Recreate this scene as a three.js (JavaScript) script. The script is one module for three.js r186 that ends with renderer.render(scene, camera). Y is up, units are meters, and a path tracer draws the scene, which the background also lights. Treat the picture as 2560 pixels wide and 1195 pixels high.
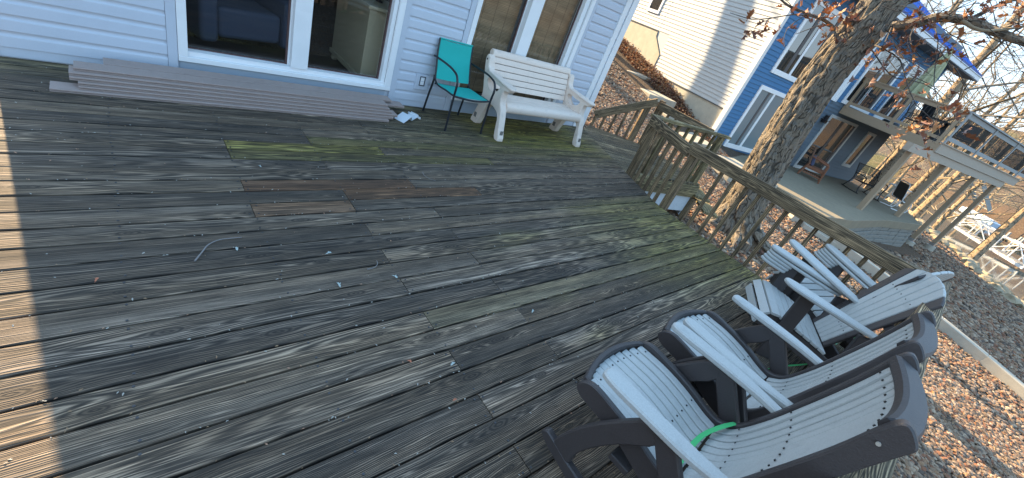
import * as THREE from 'three';
import { mergeGeometries } from 'three/addons/utils/BufferGeometryUtils.js';
import { RoundedBoxGeometry } from 'three/addons/geometries/RoundedBoxGeometry.js';

// ---------------------------------------------------------------- camera, sky, sun, exposure
const scene = new THREE.Scene();
const EYE = 1.666, FOCAL = 1052.5, IMG = [2560, 1195];
const RIGHT = new THREE.Vector3(0.74349797, 0.33733221, 0.57742337);
const UPV = new THREE.Vector3(0.09825311, 0.79897926, -0.59327774);
const FWD = new THREE.Vector3(0.66148098, -0.49783444, -0.56089552);
const camera = new THREE.PerspectiveCamera(2 * Math.atan(IMG[1] / 2 / FOCAL) * 180 / Math.PI, IMG[0] / IMG[1], 0.05, 600);
camera.position.set(0, EYE, 0);
camera.quaternion.setFromRotationMatrix(new THREE.Matrix4().makeBasis(RIGHT, UPV, FWD.clone().negate()));
camera.updateMatrixWorld();
scene.add(camera);

const SUN_AZ = [-0.11, -0.994], SUN_EL = 25 * Math.PI / 180;
const SUN = new THREE.Vector3(SUN_AZ[0] * Math.cos(SUN_EL), Math.sin(SUN_EL), SUN_AZ[1] * Math.cos(SUN_EL)).normalize();
const EXPOSURE = 3.3, SKY_GAIN = 0.70, SUN_I = 5.0;
{
  const W = 1024, H = 512, d = new Float32Array(W * H * 4);
  for (let j = 0; j < H; j++) for (let i = 0; i < W; i++) {
    const th = ((j + 0.5) / H - 0.5) * Math.PI, ph = ((i + 0.5) / W - 0.5) * 2 * Math.PI;
    const x = Math.cos(th) * Math.cos(ph), y = Math.sin(th), z = Math.cos(th) * Math.sin(ph);
    const e = Math.max(0, y), t = Math.pow(1 - e, 3.2), c = x * SUN.x + y * SUN.y + z * SUN.z;
    const glow = 0.35 * Math.pow(Math.max(0, c), 6) + 0.10 * Math.max(0, c);
    const w = Math.sin(x * 5.1 + z * 3.3 + 3 * y) + Math.sin(z * 9.7 - x * 4.1 + 7 * y) * 0.6 + Math.sin(x * 17 + y * 31 - z * 6) * 0.35;
    const cl = Math.max(0, w * 0.35 - 0.25) * Math.max(0, 1 - Math.abs(e - 0.35) * 2.4);
    let r = 0.25 + 0.50 * t, g = 0.47 + 0.44 * t, b = 0.76 + 0.24 * t;
    r += glow * 1.1 + cl * 0.5; g += glow * 0.95 + cl * 0.45; b += glow * 0.7 + cl * 0.35;
    const k = (y < 0 ? Math.max(0.25, 1 + y * 6) : 1) * SKY_GAIN, o = (j * W + i) * 4;
    d[o] = r * k; d[o + 1] = g * k; d[o + 2] = b * k; d[o + 3] = 1;
  }
  const sky = new THREE.DataTexture(d, W, H, THREE.RGBAFormat, THREE.FloatType);
  sky.mapping = THREE.EquirectangularReflectionMapping; sky.magFilter = sky.minFilter = THREE.LinearFilter; sky.needsUpdate = true;
  scene.background = sky; scene.environment = sky;
}
const sun = new THREE.DirectionalLight(new THREE.Color(1, 0.76, 0.45), SUN_I);
sun.position.copy(SUN).multiplyScalar(60); sun.castShadow = true; sun.shadow.mapSize.set(4096, 4096);
Object.assign(sun.shadow.camera, { left: -45, right: 45, top: 45, bottom: -45, near: 1, far: 160 });
scene.add(sun, sun.target);

// ---------------------------------------------------------------- helpers
let seed = 20231;
const rnd = () => { seed = (seed + 0x6D2B79F5) | 0; let t = Math.imul(seed ^ (seed >>> 15), 1 | seed); t = (t + Math.imul(t ^ (t >>> 7), 61 | t)) ^ t; return ((t ^ (t >>> 14)) >>> 0) / 4294967296; };
const rr = (a, b) => a + (b - a) * rnd();
const clamp = (x, a = 0, b = 1) => Math.min(b, Math.max(a, x));
const smooth = (a, b, x) => { const t = clamp((x - a) / (b - a)); return t * t * (3 - 2 * t); };
const mix = (a, b, t) => a + (b - a) * t;
const V = (x, y, z) => new THREE.Vector3(x, y, z);
const hash = (i, j, k = 0) => { let h = Math.imul(i | 0, 374761393) + Math.imul(j | 0, 668265263) + Math.imul(k | 0, 2147483647 ^ 977); h = Math.imul(h ^ (h >>> 13), 1274126177); return ((h ^ (h >>> 16)) >>> 0) / 4294967296; };
function noise(x, y, px = 0, k = 0) {           // value noise, wrapping in x after px cells
  const xi = Math.floor(x), yi = Math.floor(y), fx = x - xi, fy = y - yi, u = fx * fx * (3 - 2 * fx), v = fy * fy * (3 - 2 * fy);
  const w = (a) => px ? ((a % px) + px) % px : a;
  return mix(mix(hash(w(xi), yi, k), hash(w(xi + 1), yi, k), u), mix(hash(w(xi), yi + 1, k), hash(w(xi + 1), yi + 1, k), u), v);
}
const fbm = (x, y, o = 4, k = 0) => { let s = 0, a = 0.5, n = 0; for (let i = 0; i < o; i++) { s += a * noise(x, y, 0, k + i); n += a; a *= 0.5; x *= 2.03; y *= 2.03; } return s / n; };
const at = (px, py, depth) => {                 // where the eye's ray through a pixel of the photograph is, at a depth in metres
  const a = (px - IMG[0] / 2) / FOCAL * depth, b = -(py - IMG[1] / 2) / FOCAL * depth;
  return V(0, EYE, 0).addScaledVector(RIGHT, a).addScaledVector(UPV, b).addScaledVector(FWD, depth);
};
const used = {};
const numbered = (n) => { const k = used[n] = (used[n] ?? -1) + 1; return k ? `${n}_${String(k).padStart(3, '0')}` : n; };
const tag = (o, label, category, group, kind) => { if (label) o.userData.label = label; if (category) o.userData.category = category; if (group) o.userData.group = group; if (kind) o.userData.kind = kind; return o; };
function thing(name, label, category, pos = [0, 0, 0], turn = 0, group, kind) {
  const o = new THREE.Group(); o.name = numbered(name); o.position.set(...pos); o.rotation.y = turn; scene.add(o);
  return tag(o, label, category, group, kind);
}
function part(name, geos, mat, parent, kind) {
  const g = Array.isArray(geos) ? (geos.length > 1 ? mergeGeometries(geos.map(prep)) : geos[0]) : geos;
  const m = new THREE.Mesh(g, mat); m.name = parent ? name : numbered(name); m.castShadow = m.receiveShadow = true;
  if (kind) m.userData.kind = kind;
  (parent ?? scene).add(m); return m;
}
const parts = (name, geos, mat, parent) => geos.map(g => part(name, g, mat, parent));
function prep(g) {
  g = g.index ? g.toNonIndexed() : g;
  for (const k of Object.keys(g.attributes)) if (!['position', 'normal', 'uv', 'color'].includes(k)) g.deleteAttribute(k);
  if (!g.attributes.uv) g.setAttribute('uv', new THREE.BufferAttribute(new Float32Array(g.attributes.position.count * 2), 2));
  return g;
}
function copyThing(o, pos, turn, label) { const c = o.clone(); c.name = numbered(o.name.replace(/_\d{3}$/, '')); c.userData = { ...o.userData }; if (label) c.userData.label = label; c.position.set(...pos); c.rotation.y = turn; scene.add(c); return c; }
function uvBox(g, s = 1) {                       // uv in metres by the face's main axis
  g = prep(g); const p = g.attributes.position, n = g.attributes.normal, uv = g.attributes.uv;
  for (let i = 0; i < p.count; i++) {
    const ax = Math.abs(n.getX(i)), ay = Math.abs(n.getY(i)), az = Math.abs(n.getZ(i));
    if (ax > ay && ax > az) uv.setXY(i, p.getZ(i) * s, p.getY(i) * s); else if (ay > az) uv.setXY(i, p.getX(i) * s, p.getZ(i) * s); else uv.setXY(i, p.getX(i) * s, p.getY(i) * s);
  }
  return g;
}
function box(w, h, d, x = 0, y = 0, z = 0, bevel = 0) {
  const g = bevel ? new RoundedBoxGeometry(w, h, d, 1, bevel) : new THREE.BoxGeometry(w, h, d);
  g.translate(x, y, z); return uvBox(g);
}
const span = (x0, x1, y0, y1, z0, z1, bevel = 0) => box(x1 - x0, y1 - y0, z1 - z0, (x0 + x1) / 2, (y0 + y1) / 2, (z0 + z1) / 2, bevel);
// a bar between two points; cross-section w (sideways) by h (along 'up')
function bar(a, b, w, h, up = V(0, 1, 0), bevel = 0) {
  const d = b.clone().sub(a), L = d.length(); d.normalize();
  let s = new THREE.Vector3().crossVectors(up, d); if (s.lengthSq() < 1e-6) s.set(1, 0, 0); s.normalize();
  const u = new THREE.Vector3().crossVectors(d, s).normalize();
  const g = uvBox(bevel ? new RoundedBoxGeometry(w, h, L, 1, bevel) : new THREE.BoxGeometry(w, h, L));
  g.applyMatrix4(new THREE.Matrix4().makeBasis(s, u, d).setPosition(a.clone().add(b).multiplyScalar(0.5))); return g;
}
const tube = (pts, r, seg = 24, rad = 8, closed = false) => new THREE.TubeGeometry(new THREE.CatmullRomCurve3(pts, closed, 'centripetal'), seg, r, rad, closed);
const poly = (pts) => { const s = new THREE.Shape(); s.moveTo(...pts[0]); for (const p of pts.slice(1)) s.lineTo(...p); s.closePath(); return s; };
const holeOf = (pts) => { const s = new THREE.Path(); s.moveTo(...pts[0]); for (const p of pts.slice(1)) s.lineTo(...p); s.closePath(); return s; };
// rounded closed polygon through smoothing
function soft(pts, n = 6) { const c = new THREE.CatmullRomCurve3(pts.map(p => V(p[0], p[1], 0)), true, 'centripetal'); return c.getPoints(pts.length * n).slice(0, -1).map(p => [p.x, p.y]); }
function extrude(shape, depth, bevel = 0.004) {
  const g = new THREE.ExtrudeGeometry(shape, { depth: depth - 2 * bevel, bevelEnabled: bevel > 0, bevelThickness: bevel, bevelSize: bevel, bevelOffset: -bevel, bevelSegments: 1, curveSegments: 10 });
  g.translate(0, 0, bevel); return g;
}
// a profile drawn in (z, y), given thickness along x and centred on x
function sideBoard(pts, x, t, bevel = 0.005, holes = []) {
  const s = Array.isArray(pts) ? poly(pts) : pts; for (const h of holes) s.holes.push(holeOf(h));
  const g = extrude(s, t, bevel);
  g.applyMatrix4(new THREE.Matrix4().makeBasis(V(0, 0, 1), V(0, 1, 0), V(-1, 0, 0))); g.translate(x + t / 2, 0, 0); return uvBox(g);
}
// a profile drawn in plan (x, z), given thickness along y from y upward
function planBoard(pts, y, t, bevel = 0.005) {
  const g = extrude(poly(pts.map(([x, z]) => [x, -z])), t, bevel); g.rotateX(-Math.PI / 2); g.translate(0, y, 0); return uvBox(g);
}
function tint(g, r, gg, b) { const n = g.attributes.position.count, c = new Float32Array(n * 3); for (let i = 0; i < n; i++) { c[3 * i] = r; c[3 * i + 1] = gg; c[3 * i + 2] = b; } g.setAttribute('color', new THREE.BufferAttribute(c, 3)); return g; }
function tintBy(g, f) { const p = g.attributes.position, c = new Float32Array(p.count * 3); for (let i = 0; i < p.count; i++) { const q = f(p.getX(i), p.getY(i), p.getZ(i)); c[3 * i] = q[0]; c[3 * i + 1] = q[1]; c[3 * i + 2] = q[2]; } g.setAttribute('color', new THREE.BufferAttribute(c, 3)); return g; }

// ---------------------------------------------------------------- materials
const toS = (v) => Math.round(255 * clamp(v <= 0.0031308 ? v * 12.92 : 1.055 * Math.pow(v, 1 / 2.4) - 0.055));
function tex(W, H, f, srgb, rx = 1, ry = 1) {
  const d = new Uint8Array(W * H * 4);
  for (let j = 0; j < H; j++) for (let i = 0; i < W; i++) { const q = f(i, j), o = (j * W + i) * 4; if (srgb) { d[o] = toS(q[0]); d[o + 1] = toS(q[1]); d[o + 2] = toS(q[2]); } else d[o] = d[o + 1] = d[o + 2] = Math.round(255 * clamp(q)); d[o + 3] = 255; }
  const t = new THREE.DataTexture(d, W, H); t.wrapS = t.wrapT = THREE.RepeatWrapping; t.magFilter = THREE.LinearFilter; t.minFilter = THREE.LinearMipmapLinearFilter; t.generateMipmaps = true;
  if (srgb) t.colorSpace = THREE.SRGBColorSpace; t.repeat.set(rx, ry); t.needsUpdate = true; return t;
}
const std = (r, g, b, rough = 0.7, o = {}) => new THREE.MeshStandardMaterial({ color: new THREE.Color().setRGB(r, g, b), roughness: rough, ...o });
// weathered deck wood: eight boards of 4 m by 0.14 m, one above the other
const WW = 2048, WH = 1024, BH = WH / 8;
const woodHeight = new Float32Array(WW * WH), woodShade = new Float32Array(WW * WH);
{
  const knots = [];
  for (let b = 0; b < 8; b++) { const n = [2, 3, 1, 3, 2, 1, 4, 2][b]; knots.push(Array.from({ length: n }, (_, i) => ({ x: (i + 0.15 + 0.7 * hash(b, i, 3)) / n * WW, y: BH * (0.22 + 0.56 * hash(b, i, 5)), r: 10 + 13 * hash(b, i, 7), k: hash(b, i, 9) > 0.5 ? 1 : -1 }))); }
  for (let b = 0; b < 8; b++) {
    const arch = b % 2 === 0, yc = BH * (0.35 + 0.3 * hash(b, 77)), freq = [0.17, 0.25, 0.14, 0.30, 0.20, 0.36, 0.15, 0.27][b];
    for (let jj = 0; jj < BH; jj++) for (let i = 0; i < WW; i++) {
      const y = jj + 0.5; let pull = 0, inner = 0, ring = 0;
      for (const k of knots[b]) {
        let dx = i - k.x; if (dx > WW / 2) dx -= WW; if (dx < -WW / 2) dx += WW;
        const dy = y - k.y, q = Math.exp(-(dx * dx) / (k.r * k.r * 22) - (dy * dy) / (k.r * k.r * 5));
        pull += (dy >= 0 ? 1 : -1) * k.r * 1.25 * q * (1 - Math.exp(-Math.abs(dy) / 3));
        const d = Math.hypot(dx * 0.55, dy) / k.r; if (d < 1.15) { inner = Math.max(inner, smooth(1.15, 0.75, d)); ring = Math.sin(d * 15 + 2 * noise(i * 0.08, y * 0.15, 0, b)); }
      }
      const wob = (noise(i / 256, y / 60, 8, b * 7) - 0.5) * 16 + (noise(i / 64, y / 30, 32, b * 7 + 1) - 0.5) * 5;
      let s = y - pull + wob;
      if (arch) { const lx = (noise(i / 512, 0.5, 4, b * 7 + 2) - 0.5) * 70 + (noise(i / 128, 0.5, 16, b * 7 + 12) - 0.5) * 16; s = Math.sqrt((s - yc) * (s - yc) + lx * lx * 0.6 + 20) + lx * 0.9; }
      const ph = s * freq + (noise(i / 512, y / 9, 4, b * 7 + 3) - 0.5) * 2.2;
      let g = 0.5 + 0.5 * Math.sin(ph * 2 * Math.PI * 0.55); g = Math.pow(g, 1.25);
      const fine = noise(i / 42, y / 1.7, Math.round(WW / 42) , b * 11 + 4), fine2 = noise(i / 9, y / 1.1, 228, b * 11 + 5), blotch = fbm(i / 210, y / 55, 3, b * 11 + 6), silver = smooth(0.50, 0.72, noise(i / 128, y / 16, 16, b * 11 + 7));
      const str = 0.62 + 0.45 * smooth(0.3, 0.7, noise(i / 256, y / 26, 8, b * 11 + 9)); let sh = 0.20 + 0.58 * g * str * (0.55 + 0.7 * fine) + 0.22 * (fine - 0.5) + 0.10 * (fine2 - 0.5) + 0.20 * (blotch - 0.5) + 0.05 * silver * (0.2 + 0.8 * g);
      let h = 0.30 + 0.55 * g + 0.25 * (fine - 0.5);
      const crack = noise(i / 128, y / 2.6, 16, b * 11 + 8); if (crack > 0.86) { const q = smooth(0.86, 0.93, crack); sh *= 1 - 0.6 * q; h *= 1 - 0.7 * q; }
      if (inner > 0) { sh = mix(sh, 0.20 + 0.10 * ring + 0.1 * fine2, inner); h = mix(h, 0.45 + 0.2 * ring, inner); }
      const e = Math.min(jj, BH - 1 - jj) / BH; sh *= 0.72 + 0.28 * smooth(0, 0.05, e);
      const o = (b * BH + jj) * WW + i; woodShade[o] = clamp(sh, 0.05, 1.2); woodHeight[o] = clamp(h);
    }
  }
}
const woodMap = tex(WW, WH, (i, j) => { const s = woodShade[j * WW + i], w = 0.5 + 0.5 * Math.sin(j * 0.049); const v = 0.010 + 0.30 * Math.pow(s, 1.75); return [v * (1.42 + 0.08 * w), v * 1.06, v * (0.78 - 0.06 * w)]; }, true);
const woodBump = tex(WW, WH, (i, j) => woodHeight[j * WW + i], false);
const deckMat = new THREE.MeshStandardMaterial({ map: woodMap, bumpMap: woodBump, bumpScale: 0.0035, roughness: 0.82, vertexColors: true });
const railMat = new THREE.MeshStandardMaterial({ map: woodMap, bumpMap: woodBump, bumpScale: 0.002, roughness: 0.85, color: new THREE.Color().setRGB(1.5, 1.42, 1.12) });
const railMossMat = new THREE.MeshStandardMaterial({ map: woodMap, bumpMap: woodBump, bumpScale: 0.002, roughness: 0.88, color: new THREE.Color().setRGB(1.6, 1.72, 1.2) });
// wood grain along the longest side of a bar
function woodUV(g, axis) {
  g = prep(g); const p = g.attributes.position, n = g.attributes.normal, uv = g.attributes.uv; g.computeBoundingBox();
  const lo = g.boundingBox.min.toArray(), hi = g.boundingBox.max.toArray(), off = rnd(), vi = Math.floor(rnd() * 8);
  for (let i = 0; i < p.count; i++) {
    const q = [p.getX(i), p.getY(i), p.getZ(i)], m = [Math.abs(n.getX(i)), Math.abs(n.getY(i)), Math.abs(n.getZ(i))]; m[axis] = -1;
    const o = [0, 1, 2].filter(a => a !== axis), c = m[o[0]] > m[o[1]] ? o[1] : o[0];
    const f = (q[c] - lo[c]) / Math.max(0.14, hi[c] - lo[c]);
    uv.setXY(i, q[axis] / 4 + off, (vi + 0.04 + 0.92 * clamp(f)) / 8);
  }
  return g;
}
function woodBar(a, b, w, h, up = V(0, 1, 0), bevel = 0.003) {
  const d = b.clone().sub(a), L = d.length(); d.normalize();
  let s = new THREE.Vector3().crossVectors(up, d); if (s.lengthSq() < 1e-6) s.set(1, 0, 0); s.normalize();
  const u = new THREE.Vector3().crossVectors(d, s).normalize();
  const g = woodUV(new RoundedBoxGeometry(w, h, L, 1, bevel), 2);
  g.applyMatrix4(new THREE.Matrix4().makeBasis(s, u, d).setPosition(a.clone().add(b).multiplyScalar(0.5))); return g;
}
const speck = tex(512, 512, (i, j) => { const v = 0.86 + 0.14 * noise(i / 3, j / 3, 0, 1) - 0.10 * smooth(0.6, 0.9, fbm(i / 60, j / 60, 4, 2)); return [v, v, v]; }, true, 2, 2);
const fine = tex(512, 512, (i, j) => { const v = 0.96 + 0.04 * noise(i / 2, j / 2, 256, 5) - 0.03 * smooth(0.45, 0.8, fbm(i / 90, j / 90, 3, 6)); return [v, v, v]; }, true, 1.3, 1.3);
const speckB = tex(512, 512, (i, j) => 0.5 * noise(i / 2, j / 2, 256, 3) + 0.5 * noise(i / 7, j / 7, 0, 4), false, 3, 3);
const conc = tex(512, 512, (i, j) => { const v = 0.7 + 0.22 * fbm(i / 40, j / 40, 5, 12) + 0.14 * (noise(i / 2, j / 2, 256, 13) - 0.5); return [v, v * 0.97, v * 0.9]; }, true, 0.5, 0.5);
const M = {
  vinyl: std(0.55, 0.59, 0.66, 0.45, { map: fine }), trim: std(0.86, 0.86, 0.86, 0.4, { map: fine }), panel: std(0.40, 0.47, 0.55, 0.5, { map: fine }),
  dark: std(0.03, 0.03, 0.03, 0.9), inner: std(0.10, 0.09, 0.08, 0.9), glass: new THREE.MeshPhysicalMaterial({ color: 0xffffff, roughness: 0.015, transmission: 1, thickness: 0, ior: 1.75 }),
  polyGrey: std(0.46, 0.465, 0.45, 0.5, { map: speck, bumpMap: speckB, bumpScale: 0.0006 }), polyDark: std(0.055, 0.046, 0.046, 0.5, { map: speck, bumpMap: speckB, bumpScale: 0.0008 }),
  comp: std(0.38, 0.29, 0.255, 0.7, { map: speck, bumpMap: speckB, bumpScale: 0.0008 }), cream: std(0.86, 0.71, 0.60, 0.6, { map: speck, bumpMap: speckB, bumpScale: 0.0008 }), creamGroove: std(0.10, 0.09, 0.08, 0.9),
  teal: std(0.012, 0.42, 0.37, 0.75, { bumpMap: speckB, bumpScale: 0.0006, side: THREE.DoubleSide }), frame: std(0.022, 0.024, 0.03, 0.38, { metalness: 0.2 }),
  strap: std(0.06, 0.46, 0.16, 0.6), strapTip: std(0.22, 0.55, 0.32, 0.6), steel: std(0.6, 0.6, 0.62, 0.3, { metalness: 0.9 }), screw: std(0.012, 0.012, 0.012, 0.5), bolt: std(0.62, 0.60, 0.55, 0.35, { metalness: 0.6 }),
  nail: std(0.07, 0.07, 0.075, 0.5, { metalness: 0.6 }), soil: std(0.09, 0.07, 0.05, 1),
  concrete: std(0.50, 0.46, 0.40, 0.9, { map: conc }), concreteGrey: std(0.36, 0.35, 0.32, 0.9, { map: conc }), found: std(0.62, 0.57, 0.47, 0.9, { map: conc }),
  blueSiding: std(0.05, 0.17, 0.34, 0.6, { map: fine }), slateSiding: std(0.11, 0.155, 0.20, 0.6, { map: fine }), greySiding: std(0.56, 0.55, 0.52, 0.6, { map: fine }),
  roofBlue: std(0.01, 0.14, 0.55, 0.35, { metalness: 0.1 }), pane: new THREE.MeshPhysicalMaterial({ color: new THREE.Color().setRGB(0.02, 0.022, 0.024), roughness: 0.03, ior: 2.3 }), newWood: std(0.40, 0.29, 0.19, 0.85, { map: speck }), newWoodPale: std(0.46, 0.38, 0.30, 0.85, { map: speck }), greyWood: std(0.36, 0.36, 0.35, 0.8, { map: speck }), oldWood: std(0.16, 0.13, 0.09, 0.85, { map: speck }),
  black: std(0.012, 0.012, 0.013, 0.5), wicker: std(0.22, 0.085, 0.04, 0.7), cushion: std(0.08, 0.09, 0.16, 0.9), white: std(0.75, 0.75, 0.75, 0.4), umbrella: std(0.42, 0.42, 0.26, 0.9),
  stoneWall: std(0.27, 0.26, 0.24, 0.95, { map: conc }),
};

// ---------------------------------------------------------------- ground, water, far bank
const shoreD = (x, z) => (x - 32.4) * 0.8 + (z - 2.1) * 0.6;
function groundY(x, z) {
  let y = -0.62 - 0.03 * (x - 7) - 0.17 * (z + 3) + 0.05 * Math.max(0, -5 - z);
  y = Math.max(y, -2.55 - 0.01 * Math.max(0, x - 20));
  const d = shoreD(x, z);
  if (d > -1) y = mix(y, -4.2, smooth(-0.4, 3.5, d));
  const far = d - 34 + 4 * Math.sin(x * 0.05 + z * 0.08); if (far > 0) y = -4.2 + 1.8 * smooth(0, 3, far) + far * 0.24 + 1.2 * fbm(x * 0.06 + 40, z * 0.06 + 40, 3, 31);
  if (z < -14) y = Math.max(y, Math.min(y + 0.12 * (-14 - z), 14));
  y += 0.05 * (fbm(x * 0.7 + 50, z * 0.7 + 50, 3, 21) - 0.5);
  return y;
}
{
  const xs = [], zs = []; for (let x = -40; x < 150;) { xs.push(x); x += x > 3 && x < 20 ? 0.35 : x < 48 ? 1 : 3; } for (let z = -90; z < 70;) { zs.push(z); z += z > -10 && z < 7 ? 0.35 : Math.abs(z) < 25 ? 1 : 3; }
  const pos = [], uv = [], idx = [], col = [];
  for (const z of zs) for (const x of xs) {
    const y = groundY(x, z); pos.push(x, y, z); uv.push(x, z);
    const far = smooth(30, 60, shoreD(x, z) + 34 * (shoreD(x, z) < 0 ? -1 : 0)), n = fbm(x * 0.35 + 9, z * 0.35 + 9, 4, 5), lf = smooth(0.45, 0.62, fbm(x * 0.12 + 3, z * 0.12 + 7, 3, 8));
    const grass = smooth(0.5, 0.6, fbm(x * 0.08 + 70, z * 0.08 + 20, 3, 14)) * smooth(30, 36, shoreD(x, z));
    const c = [mix(0.10, 0.20, n), mix(0.075, 0.135, n), mix(0.05, 0.085, n)], d = [0.20, 0.115, 0.06];
    for (let k = 0; k < 3; k++) col.push(mix(mix(c[k], d[k], 0.6 * lf), [0.13, 0.14, 0.05][k], 0.7 * grass));
  }
  const nx = xs.length; for (let j = 0; j < zs.length - 1; j++) for (let i = 0; i < nx - 1; i++) { const a = j * nx + i; idx.push(a, a + nx, a + 1, a + 1, a + nx, a + nx + 1); }
  const g = new THREE.BufferGeometry(); g.setAttribute('position', new THREE.Float32BufferAttribute(pos, 3)); g.setAttribute('uv', new THREE.Float32BufferAttribute(uv, 2)); g.setAttribute('color', new THREE.Float32BufferAttribute(col, 3)); g.setIndex(idx); g.computeVertexNormals();
  const gt = tex(1024, 1024, (i, j) => { let v = 0.55 + 0.5 * noise(i / 6, j / 6, 0, 41) + 0.35 * (noise(i / 2.2, j / 2.2, 0, 42) - 0.5); const w = noise(i / 13, j / 13, 0, 43); return [v * (1 + 0.3 * (w - 0.4)), v, v * (1 - 0.3 * (w - 0.5))]; }, true, 0.55, 0.55);
  const gb = tex(512, 512, (i, j) => noise(i / 4, j / 4, 128, 44), false, 1.1, 1.1);
  tag(part('ground', g, new THREE.MeshStandardMaterial({ map: gt, bumpMap: gb, bumpScale: 0.03, vertexColors: true, roughness: 0.95 })), null, null, null, 'structure');
  const wg = new THREE.PlaneGeometry(300, 300); wg.rotateX(-Math.PI / 2); wg.translate(90, -2.95, 20); uvBox(wg, 1);
  const wb = tex(512, 512, (i, j) => 0.6 * noise(i / 30, j / 9, 17, 51) + 0.4 * noise(i / 11, j / 4, 46, 52), false, 0.12, 0.35);
  tag(part('water', wg, new THREE.MeshPhysicalMaterial({ color: new THREE.Color().setRGB(0.04, 0.055, 0.05), roughness: 0.08, bumpMap: wb, bumpScale: 0.03 })), null, null, null, 'structure');
}

// ---------------------------------------------------------------- our house
const WZ = -4.51;                                       // plane of the siding
const house = thing('house', 'white vinyl sided house with large picture windows opening on the weathered deck', 'house', [0, 0, WZ]);
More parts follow.
